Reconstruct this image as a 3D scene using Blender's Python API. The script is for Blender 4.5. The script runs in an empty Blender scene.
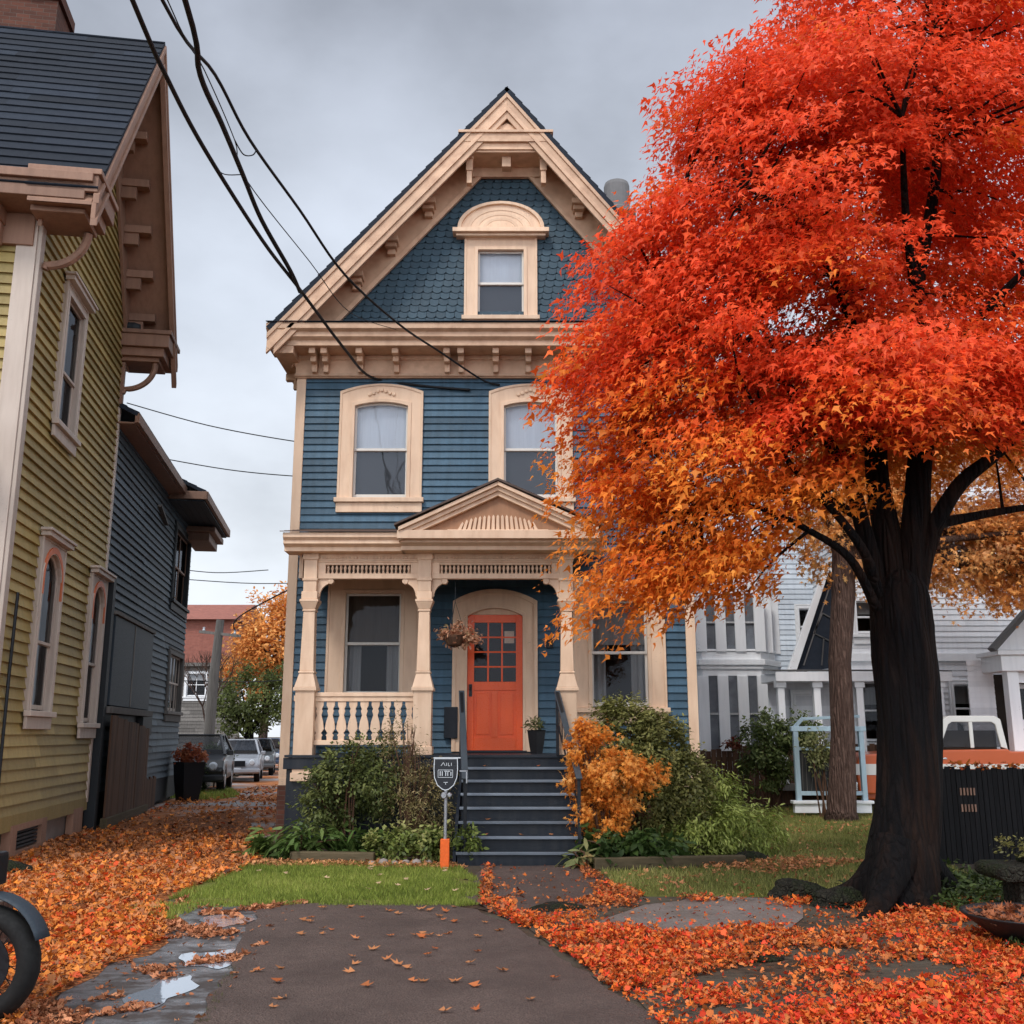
import bpy, bmesh, math, random
import numpy as np
from mathutils import Vector, Matrix
random.seed(7); RNG = np.random.default_rng(11)
S = bpy.context.scene; COL = S.collection; PI = math.pi
R = math.radians
V = Vector
# ------------------------------------------------------------------ materials
class NT:
    def __init__(s, name):
        m = bpy.data.materials.new(name); m.use_nodes = True
        s.m = m; s.t = m.node_tree; s.t.nodes.clear()
        s.out = s.t.nodes.new('ShaderNodeOutputMaterial')
    def n(s, typ, inp=None, **kw):
        nd = s.t.nodes.new('ShaderNode' + typ)
        for k, v in kw.items(): setattr(nd, k, v)
        for k, v in (inp or {}).items():
            if isinstance(v, bpy.types.NodeSocket): s.t.links.new(v, nd.inputs[k])
            else: nd.inputs[k].default_value = v
        return nd
    def coord(s, scale=(1, 1, 1), src='Object'):
        tc = s.n('TexCoord')
        return s.n('Mapping', {'Vector': tc.outputs[src], 'Scale': scale}).outputs[0]
    def noise(s, vec, scale, detail=4, rough=.55):
        return s.n('TexNoise', {'Vector': vec, 'Scale': scale, 'Detail': detail, 'Roughness': rough}).outputs['Fac']
    def ramp(s, fac, stops, interp='LINEAR'):
        r = s.n('ValToRGB', {'Fac': fac}); e = r.color_ramp.elements; r.color_ramp.interpolation = interp
        while len(e) < len(stops): e.new(.5)
        for i, (p, c) in enumerate(stops):
            e[i].position = p; e[i].color = (c, c, c, 1) if isinstance(c, (int, float)) else tuple(c) + (1,)
        return r.outputs[0]
    def mix(s, f, a, b, mode='MIX'):
        m = s.n('Mix', data_type='RGBA', blend_type=mode)
        for sk, v in ((m.inputs[0], f), (m.inputs[6], a), (m.inputs[7], b)):
            if isinstance(v, bpy.types.NodeSocket): s.t.links.new(v, sk)
            elif isinstance(v, (int, float)): sk.default_value = v if sk.type == 'VALUE' else (v, v, v, 1)
            else: sk.default_value = tuple(v) + (1,)
        return m.outputs[2]
    def math(s, op, a, b=0., clamp=False):
        m = s.n('Math', operation=op, use_clamp=clamp)
        for i, v in enumerate((a, b)):
            if isinstance(v, bpy.types.NodeSocket): s.t.links.new(v, m.inputs[i])
            else: m.inputs[i].default_value = v
        return m.outputs[0]
    def bump(s, h, dist=.01, strength=.5):
        return s.n('Bump', {'Height': h, 'Distance': dist, 'Strength': strength}).outputs[0]
    def bsdf(s, col, rough=.6, normal=None, metal=0., spec=.4, **kw):
        d = {'Base Color': col if isinstance(col, bpy.types.NodeSocket) else tuple(col) + (1,), 'Roughness': rough,
             'Metallic': metal, 'Specular IOR Level': spec}
        if normal: d['Normal'] = normal
        d.update(kw)
        b = s.n('BsdfPrincipled', d); s.t.links.new(b.outputs[0], s.out.inputs[0]); return s.m
    def shade(s): return s.n('Attribute', attribute_name='shade').outputs['Fac']

def paint(name, col, rough=.5, var=.22, dirt=.3, dcol=None, streak=(6, 6, .7), bump=.3, spec=.35, chips=.7):
    n = NT(name); c = n.coord(); st = n.coord(streak)
    dk = dcol or tuple(x * .45 for x in col)
    a = n.mix(n.math('MULTIPLY', n.ramp(n.noise(st, 1.6, 6), [(.42, 0), (.8, 1)]), dirt), col, dk)
    a = n.mix(n.math('MULTIPLY', n.ramp(n.noise(c, 1.1, 3), [(.4, 0), (.75, 1)]), dirt * .8), a, tuple(x * .7 for x in col))
    sh = n.math('MULTIPLY', n.shade(), var)
    hsv = n.n('HueSaturation', {'Value': n.math('ADD', sh, 1.), 'Color': a})
    g = n.noise(n.coord((4, 40, 40)), 3., 4)
    f = n.noise(c, 55, 3)
    chip = n.ramp(n.math('MULTIPLY', n.noise(n.coord((7, 7, 13)), 3.3, 7, .72), n.math('ADD', n.noise(c, .8, 3), .5)), [(.68, 0), (.74, chips)])
    wet_ = n.mix(chip, hsv.outputs[0], tuple(min(1, x * .35 + .06) for x in col))
    return n.bsdf(wet_, n.ramp(f, [(.3, rough - .1), (.7, min(1, rough + .15))]),
                  n.bump(n.math('ADD', g, f), .003, bump), spec=spec)
def plain(name, col, rough=.5, metal=0., nscale=30, var=.3, bump=.3):
    n = NT(name); f = n.noise(n.coord(), nscale, 5)
    a = n.mix(f, tuple(x * (1 - var) for x in col), tuple(min(1, x * (1 + var)) for x in col))
    return n.bsdf(a, n.ramp(f, [(.3, max(.03, rough - .12)), (.7, min(1, rough + .12))]), n.bump(f, .004, bump), metal)
def wood(name, c1, c2, vertical=True, rough=.75):
    n = NT(name); sc = (14, 14, .9) if vertical else (.9, 14, 14)
    f = n.noise(n.coord(sc), 2.2, 7, .65); g = n.noise(n.coord(), 2, 4)
    a = n.mix(n.ramp(f, [(.3, 0), (.7, 1)]), c1, c2)
    hsv = n.n('HueSaturation', {'Value': n.math('ADD', n.math('MULTIPLY', n.shade(), .3), 1.), 'Color': n.mix(n.math('MULTIPLY', g, .4), a, tuple(x * .4 for x in c1))})
    return n.bsdf(hsv.outputs[0], rough, n.bump(f, .006, .6), spec=.2)
def slate(name, c1, c2, rough=.6):
    n = NT(name); f = n.noise(n.coord(), 9, 6); g = n.noise(n.coord(), 90, 3)
    a = n.mix(f, c1, c2)
    hsv = n.n('HueSaturation', {'Value': n.math('ADD', n.math('MULTIPLY', n.shade(), .35), 1.), 'Color': a})
    return n.bsdf(hsv.outputs[0], rough, n.bump(n.math('ADD', f, g), .006, .5), spec=.3)
def bark(name, c1, c2, sc=1., hi=None, vz=1., va=1.):
    n = NT(name); v = n.n('TexVoronoi', {'Vector': n.coord((9 * sc, 9 * sc, 1.7 * sc * vz)), 'Scale': 1.6}, feature='DISTANCE_TO_EDGE').outputs['Distance']
    f = n.noise(n.coord((7 * sc, 7 * sc, 1.3 * sc)), 2.4, 8, .7)
    h = n.math('ADD', n.ramp(v, [(0, 0), (.25, 1)]), n.math('MULTIPLY', f, 1.8))
    a = n.mix(n.ramp(f, [(.35, 0), (.68, 1)]), c1, c2)
    if hi: a = n.mix(n.ramp(n.noise(n.coord((3, 3, .5)), 1.5, 4), [(.45, 0), (.62, 1)]), a, hi)
    a = n.mix(n.ramp(v, [(0, .75 * va), (.12, 0)]), a, tuple(x * .3 for x in c1))
    return n.bsdf(a, .88, n.bump(h, .05, 1.), spec=.2)
def brick(name, c1, c2, mortar, scale=1.):
    n = NT(name); tc = n.n('TexCoord'); g = n.n('NewGeometry')
    sx = n.n('SeparateXYZ', {'Vector': tc.outputs['Object']}); sn = n.n('SeparateXYZ', {'Vector': g.outputs['Normal']})
    u = n.math('ADD', sx.outputs[0], sx.outputs[1])
    cv = n.n('CombineXYZ', {'X': u, 'Y': sx.outputs[2]})
    b = n.n('TexBrick', {'Vector': cv.outputs[0], 'Color1': c1 + (1,), 'Color2': c2 + (1,), 'Mortar': mortar + (1,), 'Scale': 4.6 * scale, 'Mortar Size': .02, 'Bias': -.1, 'Brick Width': 1., 'Row Height': .34})
    f = n.noise(n.coord(), 6, 6)
    a = n.mix(n.math('MULTIPLY', f, .7), b.outputs[0], tuple(x * .35 for x in c1))
    h = n.math('ADD', n.math('MULTIPLY', b.outputs['Fac'], -1.), n.math('MULTIPLY', f, .5))
    return n.bsdf(a, .85, n.bump(h, .012, .7), spec=.2)
def leafmat(name, trans=.4, rough=.5):
    n = NT(name); col = n.n('Attribute', attribute_name='Col').outputs['Color']
    f = n.noise(n.coord(), 25, 2)
    c = n.mix(.5, col, n.mix(f, 0.45, 1.5), 'MULTIPLY')
    p = n.n('BsdfPrincipled', {'Base Color': c, 'Roughness': rough, 'Specular IOR Level': .25})
    t = n.n('BsdfTranslucent', {'Color': c})
    m = n.n('MixShader', {0: trans, 1: p.outputs[0], 2: t.outputs[0]})
    n.t.links.new(m.outputs[0], n.out.inputs[0]); return n.m
def glassmat(name, tint=(.55, .6, .65), refl=.08, k=.7):
    n = NT(name); f = n.noise(n.coord(), 1.3, 2)
    bp = n.bump(f, .02, .25)
    fr = n.n('Fresnel', {'IOR': 1.5, 'Normal': bp}).outputs[0]
    fac = n.math('ADD', n.math('MULTIPLY', fr, k), refl, True)
    a = n.n('BsdfTransparent', {'Color': tint + (1,)}); g = n.n('BsdfGlossy', {'Roughness': .03, 'Color': (.85, .9, 1, 1), 'Normal': bp})
    m = n.n('MixShader', {0: fac, 1: a.outputs[0], 2: g.outputs[0]})
    n.t.links.new(m.outputs[0], n.out.inputs[0]); return n.m

MT = {}
BLUE = (.056, .118, .176); CREAM = (.80, .575, .405)
MT['blue'] = paint('blue_clapboard_paint', BLUE, .55, .24, .55, (.02, .045, .06))
MT['bluesh'] = paint('blue_shingle_paint', (.034, .070, .098), .55, .14, .3)
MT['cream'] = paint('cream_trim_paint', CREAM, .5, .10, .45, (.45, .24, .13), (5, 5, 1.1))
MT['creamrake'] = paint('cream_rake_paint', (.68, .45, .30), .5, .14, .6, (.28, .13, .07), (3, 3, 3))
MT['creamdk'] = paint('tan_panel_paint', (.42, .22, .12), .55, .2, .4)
MT['white'] = paint('white_sash_paint', (.72, .68, .62), .4, .05, .15)
MT['door'] = paint('orange_door_paint', (.92, .115, .018), .3, .05, .15, (.5, .04, .012))
MT['navy'] = paint('navy_porch_paint', (.004, .008, .015), .45, .3, .4, (.05, .05, .05))
MT['nosing'] = paint('pale_nosing_paint', (.17, .20, .24), .5, .3, .6, (.05, .06, .08), (2, 10, 10))  # paler grey-blue than the treads, along each front edge
MT['tread'] = paint('worn_tread_paint', (.018, .025, .036), .5, .3, .7, (.018, .024, .032), (2, 10, 10))
MT['olive'] = paint('olive_clapboard_paint', (.385, .285, .105), .6, .22, .5, (.18, .14, .05))
MT['tan'] = paint('weathered_tan_trim', (.30, .17, .115), .6, .15, .5, (.12, .06, .04))
MT['palewood'] = paint('pale_corner_paint', (.56, .47, .40), .55, .1, .4, (.3, .22, .17))
MT['peach'] = paint('orange_arch_paint', (.62, .16, .06), .5, .1, .3)
MT['barn'] = paint('slate_blue_clapboard', (.10, .128, .15), .65, .35, .5, (.02, .025, .03))
MT['barndk'] = paint('dark_barn_trim', (.022, .026, .03), .6, .2, .4)
MT['barnpanel'] = paint('grey_blue_panel', (.030, .042, .055), .6, .1, .2)
MT['wclap'] = paint('white_clapboard_paint', (.80, .81, .83), .55, .12, .3, (.38, .42, .48))
MT['wclapblue'] = paint('bluish_white_paint', (.66, .73, .80), .5, .12, .35, (.3, .36, .44))
MT['wtrim'] = paint('white_house_trim', (.86, .87, .88), .45, .05, .2, (.45, .47, .5))
MT['slate'] = slate('slate_roof', (.008, .012, .021), (.021, .028, .040), .85)
MT['greyroof'] = slate('grey_shingle_roof', (.07, .07, .075), (.15, .145, .14))
MT['porchroof'] = slate('porch_roof_sheet', (.10, .065, .05), (.17, .12, .10))
MT['brick'] = brick('old_brick', (.16, .062, .042), (.09, .04, .03), (.15, .12, .10))
MT['redwall'] = brick('faded_red_brick', (.42, .16, .12), (.34, .13, .10), (.38, .2, .16), .8)
MT['stonegrey'] = plain('rough_grey_stone', (.17, .15, .135), .9, 0, 7, .5, 1.)
MT['chim'] = plain('grey_clay_pot', (.17, .165, .165), .85, 0, 6, .35)
MT['concrete'] = plain('foundation_concrete', (.26, .22, .20), .9, 0, 5, .4, .8)
MT['glass'] = glassmat('window_glass', (.80, .83, .86), .015)
MT['glassdk'] = glassmat('dark_window_glass', (.62, .62, .62), .0, .36)
MT['int'] = plain('dark_room', (.05, .036, .028), .9, 0, 2.5, .9)
MT['blind'] = paint('window_blind_cloth', (.90, .91, .93), .8, .05, .3, (.68, .68, .70), (30, 30, .6))
MT['insect'] = plain('insect_screen', (.10, .10, .105), .9, 0, 300, .3)
MT['curtain'] = paint('lace_curtain', (.50, .50, .50), .9, .05, .5, (.25, .25, .25), (40, 40, .6))
MT['black'] = plain('black_iron', (.012, .014, .018), .4, .3)
MT['rail'] = plain('grey_handrail', (.06, .075, .09), .4, .3)
MT['cable'] = plain('cable_rubber', (.008, .009, .011), .7)
MT['steel'] = plain('grey_steel', (.35, .36, .38), .35, .8)
MT['signblack'] = plain('sign_black', (.012, .014, .02), .35)
MT['signwhite'] = plain('sign_white', (.62, .66, .70), .5)
MT['orangepost'] = plain('orange_sleeve', (.75, .12, .015), .5)
MT['brown'] = wood('brown_fence_wood', (.085, .045, .028), (.17, .09, .055))
MT['blackwood'] = wood('blackened_fence_wood', (.006, .006, .007), (.016, .015, .016))
MT['greywood'] = wood('weathered_grey_wood', (.13, .12, .11), (.26, .24, .22))
MT['deckwood'] = wood('edging_timber', (.08, .065, .035), (.16, .12, .07), False)
MT['bark'] = bark('dark_maple_bark', (.003, .003, .0045), (.011, .008, .0075), 1., (.024, .012, .008), .3, .45)
MT['bark2'] = bark('brown_tree_bark', (.09, .050, .038), (.21, .13, .10), 1.4, None, .5, .35)
MT['roomgrey'] = plain('dim_room', (.5, .53, .58), .9, 0, 3, .5)
MT['rock'] = bark('mossy_rock', (.022, .02, .015), (.075, .068, .05), 1.6, (.035, .045, .018), 5., .3)
MT['leaf'] = leafmat('autumn_leaves', .42)
MT['green'] = leafmat('green_leaves', .3, .45)
MT['litter'] = leafmat('fallen_leaves_surface', .15, .55)
MT['grass'] = leafmat('grass_blades', .35, .5)
MT['terracotta'] = plain('terracotta', (.35, .13, .07), .8)
MT['potblack'] = plain('black_planter', (.012, .012, .014), .5)
MT['rubber'] = plain('tyre_rubber', (.005, .005, .005), .8)
MT['olddrape'] = paint('brown_drape_cloth', (.17, .13, .10), .9, .05, .5, (.07, .05, .04), (40, 40, .6))
MT['chrome'] = plain('chrome', (.5, .5, .5), .2, 1.)
MT['paper'] = plain('paper_notice', (.55, .45, .38), .8)
MT['lightblue'] = paint('pale_blue_frame_paint', (.42, .55, .62), .5, .1, .4)
MT['mesh'] = plain('dark_wire_mesh', (.03, .03, .03), .8, 0, 60, .8)
def carpaint(name, col):
    n = NT(name); f = n.noise(n.coord(), 3, 3)
    return n.bsdf(n.mix(n.math('MULTIPLY', f, .4), col, tuple(x * .6 for x in col)), .3, **{'Coat Weight': .4})
MT['truck'] = carpaint('truck_orange', (.52, .10, .025)); MT['truckw'] = carpaint('truck_cream', (.68, .66, .62))
MT['carblk'] = carpaint('car_black', (.016, .018, .022)); MT['carsil'] = carpaint('car_silver', (.38, .40, .44)); MT['cargry'] = carpaint('car_grey', (.10, .11, .12)); MT['carblue'] = carpaint('car_blue', (.05, .08, .14))
# grounds
def groundmats():
    n = NT('dirt_ground'); c = n.coord(); f = n.noise(c, .8, 6); g = n.noise(c, 14, 6)
    a = n.mix(n.ramp(g, [(.35, 0), (.7, 1)]), (.030, .020, .015), (.11, .065, .04))
    a = n.mix(n.ramp(f, [(.4, 0), (.62, 1)]), a, (.10, .09, .07))
    MT['dirt'] = n.bsdf(a, .95, n.bump(g, .03, .7), spec=.15)
    n = NT('leafy_ground'); c = n.coord(); g = n.noise(c, 30, 6); f = n.noise(c, .7, 4)
    v = n.n('TexVoronoi', {'Vector': c, 'Scale': 26.}); sx = n.n('SeparateColor', {'Color': v.outputs['Color']})
    a = n.ramp(sx.outputs[0], [(0, (.20, .07, .03)), (.3, (.42, .15, .055)), (.6, (.62, .24, .09)), (.85, (.62, .20, .05)), (1, (.5, .08, .03))])
    a = n.mix(n.ramp(g, [(.42, .85), (.6, 0)]), a, (.05, .025, .014)); a = n.mix(n.ramp(f, [(.5, 0), (.72, .6)]), a, (.10, .05, .03))
    MT['leafbed'] = n.bsdf(a, .9, n.bump(n.math('ADD', v.outputs['Distance'], g), .03, .9), spec=.15)
    n = NT('alley_gravel'); c = n.coord(); g = n.noise(c, 22, 6); f = n.noise(c, .45, 5)
    v = n.n('TexVoronoi', {'Vector': c, 'Scale': 9.}); 
    gr = n.mix(g, (.24, .235, .235), (.48, .47, .46))
    lf = n.mix(v.outputs['Color'], (.30, .10, .035), (.52, .20, .07))
    a = n.mix(n.ramp(f, [(.44, 1), (.60, 0)]), gr, lf)
    MT['alley'] = n.bsdf(a, .9, n.bump(g, .02, .7), spec=.2)
    n = NT('asphalt'); c = n.coord(); g = n.noise(c, 75, 5, .75); f = n.noise(c, 1.3, 7, .65); h = n.noise(c, 4, 5)
    v = n.n('TexVoronoi', {'Vector': c, 'Scale': 75.}).outputs['Distance']
    a = n.mix(n.ramp(g, [(.3, 0), (.7, 1)]), (.048, .032, .027), (.27, .19, .16))
    a = n.mix(n.ramp(v, [(.0, .35), (.2, 0)]), a, (.34, .28, .25))
    a = n.mix(n.ramp(f, [(.4, 0), (.66, .6)]), a, (.075, .050, .043))
    cr = n.n('TexVoronoi', {'Vector': n.mix(.12, c, n.noise(c, 3, 4), 'ADD'), 'Scale': .55}, feature='DISTANCE_TO_EDGE').outputs['Distance']
    MT['asphalt'] = n.bsdf(a, n.ramp(h, [(.35, .55), (.65, .82)]), n.bump(n.math('ADD', g, v), .02, 1.), spec=.35)
    n = NT('wet_paving'); c = n.coord(); g = n.noise(c, 60, 4); w = n.noise(n.coord((1.3, 2., 1)), 2.2, 8, .68)
    wet = n.ramp(w, [(.44, 0), (.60, 1)])
    a = n.mix(g, (.030, .024, .022), (.085, .070, .065)); a = n.mix(wet, a, (.15, .155, .165))  # wet patches also take a paler blue-grey, sky sheen painted into the colour
    MT['wet'] = n.bsdf(a, n.mix(wet, .72, .2), n.bump(n.math('MULTIPLY', g, n.math('SUBTRACT', 1.05, wet)), .008, .6), spec=.5)
    n = NT('puddle_water'); MT['puddle'] = n.bsdf((.10, .12, .15), .03, n.bump(n.noise(n.coord(), 6, 2), .004, .15), spec=.9, metal=.55)
    MT['puddle'].node_tree.nodes['Principled BSDF'].inputs['Base Color'].default_value = (.48, .54, .62, 1)
    n = NT('slab_stone'); c = n.coord(); g = n.noise(c, 35, 6); f = n.noise(c, 1.7, 6)
    a = n.mix(f, (.10, .075, .065), (.30, .25, .225)); a = n.mix(.35, a, n.mix(g, (.05, .04, .04), (.3, .27, .25)))
    MT['slab'] = n.bsdf(a, n.ramp(f, [(.4, .4), (.6, .8)]), n.bump(n.math('ADD', g, f), .03, .7), spec=.4)
    n = NT('lawn_soil'); c = n.coord(); g = n.noise(c, 30, 5); f = n.noise(c, 1.3, 4)
    a = n.mix(g, (.07, .085, .02), (.19, .20, .05)); a = n.mix(n.ramp(f, [(.45, 0), (.7, .7)]), a, (.16, .12, .045))
    MT['lawn'] = n.bsdf(a, .95, n.bump(g, .02, .7), spec=.1)
groundmats()

# ------------------------------------------------------------------ objects
ROOT = {}
def meta(o, label=None, cat=None, group=None, kind=None):
    if label: o['label'] = label
    if cat: o['category'] = cat
    if group: o['group'] = group
    if kind: o['kind'] = kind
    return o
def thing(name, label, cat, loc=(0, 0, 0), rotz=0, group=None, kind=None):
    o = bpy.data.objects.new(name, None); o.empty_display_size = .3; COL.objects.link(o)
    o.location = loc; o.rotation_euler = (0, 0, rotz)
    meta(o, label, cat, group, kind)
    ROOT[o.name] = (Matrix.Translation(loc) @ Matrix.Rotation(rotz, 4, 'Z')).inverted()
    return o
def basis(o, x, z):
    x = V(x).normalized(); z = V(z).normalized(); y = z.cross(x)
    m = Matrix.Identity(4)
    for i in range(3): m[i][0] = x[i]; m[i][1] = y[i]; m[i][2] = z[i]; m[i][3] = o[i]
    return m
class MB:
    def __init__(s, M=None): s.v = []; s.f = []; s.sh = []; s.M = M or Matrix.Identity(4)
    def add(s, vs, fs, sh=None):
        b = len(s.v); s.v += [s.M @ V(p) for p in vs]
        for f in fs: s.f.append([b + i for i in f]); s.sh.append(random.uniform(-1, 1) if sh is None else sh)
        return s
    def box(s, x0, x1, y0, y1, z0, z1, sh=None):
        sh = random.uniform(-1, 1) if sh is None else sh
        vs = [(x, y, z) for x in (x0, x1) for y in (y0, y1) for z in (z0, z1)]
        return s.add(vs, [(0, 1, 3, 2), (4, 6, 7, 5), (0, 4, 5, 1), (2, 3, 7, 6), (0, 2, 6, 4), (1, 5, 7, 3)], sh)
    def prism(s, pts, ax, a, b, sh=None):
        """polygon pts in the two other axes, extruded along ax from a to b"""
        sh = random.uniform(-1, 1) if sh is None else sh
        n = len(pts)
        def mk(p, t): return (t, p[0], p[1]) if ax == 'x' else (p[0], t, p[1]) if ax == 'y' else (p[0], p[1], t)
        vs = [mk(p, a) for p in pts] + [mk(p, b) for p in pts]
        fs = [list(range(n))[::-1], list(range(n, 2 * n))] + [(i, (i + 1) % n, n + (i + 1) % n, n + i) for i in range(n)]
        return s.add(vs, fs, sh)
    def bar(s, p, q, w, h=None, up=(0, 0, 1), sh=None):
        p, q = V(p), V(q); d = (q - p).normalized(); h = h or w
        a = d.cross(V(up)); a = a.normalized() if a.length > 1e-4 else V((1, 0, 0)); b = a.cross(d)
        vs = [c + a * w / 2 * i + b * h / 2 * j for c in (p, q) for i, j in ((-1, -1), (1, -1), (1, 1), (-1, 1))]
        return s.add(vs, [(3, 2, 1, 0), (4, 5, 6, 7)] + [(i, (i + 1) % 4, 4 + (i + 1) % 4, 4 + i) for i in range(4)], sh)
    def tube(s, pts, rad, seg=8, wob=0, cap=True, ridge=0, ph=0):
        pts = [V(p) for p in pts]; n = len(pts)
        if isinstance(rad, (int, float)): rad = [rad] * n
        t0 = (pts[1] - pts[0]).normalized(); a = t0.orthogonal().normalized(); vs = []
        for i, p in enumerate(pts):
            t = (pts[min(i + 1, n - 1)] - pts[max(i - 1, 0)]).normalized()
            a = (a - t * a.dot(t)).normalized(); b = t.cross(a)
            for k in range(seg):
                th = 2 * PI * k / seg
                r = rad[i] * (1 + wob * math.sin(3 * th + i * .7 + ph) + ridge * math.sin(9 * th + .25 * i + ph) + (random.uniform(-wob, wob) * .3 if wob else 0))
                vs.append(p + (a * math.cos(th) + b * math.sin(th)) * r)
        fs = [(i * seg + k, i * seg + (k + 1) % seg, (i + 1) * seg + (k + 1) % seg, (i + 1) * seg + k) for i in range(n - 1) for k in range(seg)]
        if cap: fs += [list(range(seg))[::-1], list(range((n - 1) * seg, n * seg))]
        return s.add(vs, fs)
    def lathe(s, prof, c=(0, 0, 0), seg=16, ax='z', cap=True):
        vs = []
        for r, z in prof:
            for k in range(seg):
                th = 2 * PI * k / seg; x, y = r * math.cos(th), r * math.sin(th)
                p = (x, y, z) if ax == 'z' else (x, z, y) if ax == 'y' else (z, x, y)
                vs.append((p[0] + c[0], p[1] + c[1], p[2] + c[2]))
        n = len(prof)
        fs = [(i * seg + k, i * seg + (k + 1) % seg, (i + 1) * seg + (k + 1) % seg, (i + 1) * seg + k) for i in range(n - 1) for k in range(seg)]
        if cap: fs += [list(range(seg))[::-1], list(range((n - 1) * seg, n * seg))]
        return s.add(vs, fs)
    def cut(s): s.cuts = getattr(s, 'cuts', [(0, 0)]); s.cuts.append((len(s.v), len(s.f))); return s
    def build(s, name, m, parent=None, bevel=0, smooth=False, label=None, recalc=True, **kw):
        if getattr(s, 'cuts', None):
            c = [q for i, q in enumerate(s.cuts) if q not in s.cuts[:i]]
            if c[-1] != (len(s.v), len(s.f)): c.append((len(s.v), len(s.f)))
            o = None
            for (v0, f0), (v1, f1) in zip(c[:-1], c[1:]):
                k = MB(); k.v = s.v[v0:v1]; k.f = [[i - v0 for i in f] for f in s.f[f0:f1]]; k.sh = s.sh[f0:f1]
                o = k.build(name, m, parent, bevel, smooth, label, recalc, **kw)
            return o
        root = parent
        while root is not None and root.parent is not None: root = root.parent
        X = ROOT[root.name] if root is not None and root.name in ROOT else None
        vs = [X @ p for p in s.v] if (X is not None and not kw.get('local')) else s.v
        me = bpy.data.meshes.new(name); me.from_pydata([tuple(p) for p in vs], [], s.f)
        at = me.attributes.new('shade', 'FLOAT', 'FACE'); at.data.foreach_set('value', s.sh)
        if recalc or kw.get('weld'):
            bm = bmesh.new(); bm.from_mesh(me); bmesh.ops.remove_doubles(bm, verts=bm.verts, dist=1e-4 if kw.get('weld') else 0); bmesh.ops.recalc_face_normals(bm, faces=bm.faces); bm.to_mesh(me); bm.free()
        me.materials.append(MT[m] if isinstance(m, str) else m)
        o = bpy.data.objects.new(name, me); COL.objects.link(o)
        if parent is not None: o.parent = parent
        if smooth: me.shade_smooth()
        if bevel:
            b = o.modifiers.new('b', 'BEVEL'); b.width = bevel; b.segments = 2; b.limit_method = 'ANGLE'; b.angle_limit = R(40)
        if label: o['label'] = label
        return o
def sub_iv(ivs, a, b):
    out = []
    for x0, x1 in ivs:
        if b <= x0 or a >= x1: out.append((x0, x1)); continue
        if a > x0: out.append((x0, a))
        if b < x1: out.append((b, x1))
    return out
def clap(mb, xl, xr, z0, z1, e=.115, d=.030, holes=(), brk=3.2, jit=.0015):
    """overlapping boards in the frame's xz plane (y inward); xl/xr may be functions of z; holes = (x0,x1,z0,z1)"""
    L = xl if callable(xl) else (lambda z: xl); Rr = xr if callable(xr) else (lambda z: xr)
    z = z0
    while z < z1 - 1e-4:
        t = min(z + e, z1); a0, a1, b0, b1 = L(z), L(t), Rr(z), Rr(t)
        if b0 - a0 < .02: z = t; continue
        if b1 < a1: a1 = b1 = (a1 + b1) / 2
        ivs = [(a0, b0)]
        for hx0, hx1, hz0, hz1 in holes:
            if z < hz1 - .01 and t > hz0 + .01: ivs = sub_iv(ivs, hx0, hx1)
        segs = []
        for x0, x1 in ivs:
            x = x0
            while x1 - x > brk * 1.4:
                n = x + random.uniform(.6, 1.2) * brk; segs.append((x, n)); x = n
            segs.append((x, x1))
        for x0, x1 in segs:
            dd = d + random.uniform(-jit, jit); dz = random.uniform(-jit, jit) * 1.5
            u0 = max(x0, a1) if x0 == a0 else x0; u1 = min(x1, b1) if x1 == b0 else x1
            if u1 < u0: u0 = u1 = (u0 + u1) / 2
            mb.add([(x0, -dd, z + dz), (x1, -dd, z - dz), (u1, -.003, t + .004), (u0, -.003, t + .004), (x0, 0, z + dz), (x1, 0, z - dz)],
                   [(0, 1, 2, 3), (4, 5, 1, 0), (0, 3, 4), (1, 5, 2)], random.uniform(-1, 1))
        z = t
def scallops(mb, xl, xr, z0, z1, w=.15, e=.135, hole=None):
    r = 0; z = z0
    while z < z1:
        x = xl(z) + (w / 2 if r % 2 else 0) - w
        while x < xr(z) + w:
            c = x + w / 2
            if not (hole and hole[0] < c < hole[1] and hole[2] < z < hole[3]) and xl(z) - .1 < c < xr(z) + .1:
                j = random.uniform(-.006, .006); tl = random.uniform(.011, .016); h = e * 1.15
                pts = [(x + .003, z + e * .45 + j)]
                for k in range(6):
                    th = PI + PI * (k + .5) / 6; pts.append((c + math.cos(th) * (w / 2 - .003), z + e * .45 + math.sin(th) * e * .42 + j))
                pts += [(x + w - .003, z + e * .45 + j), (x + w - .003, z + h), (x + .003, z + h)]
                f = lambda q: -tl * (1 - (q - z) / h) - .002
                vs = [(p, f(q), q) for p, q in pts] + [(p, 0.01, q) for p, q in pts[:8]]
                mb.add(vs, [list(range(len(pts)))] + [(i, i + len(pts), i + 1 + len(pts), i + 1) for i in range(7)], random.uniform(-1, 1))
            x += w
        z += e; r += 1
def arcpts(x, z0, zs, rise, n=10):
    pts = [(-x, z0), (-x, zs)]
    if rise > .001:
        rr = (x * x + rise * rise) / (2 * rise); a = math.asin(min(1, x / rr))
        if rise > x: a = PI - a
        for k in range(1, n): th = -a + 2 * a * k / n; pts.append((rr * math.sin(th), zs + rise - rr + rr * math.cos(th)))
    else:
        for k in range(1, n): pts.append((-x + 2 * x * k / n, zs))
    return pts + [(x, zs), (x, z0)]
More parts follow.
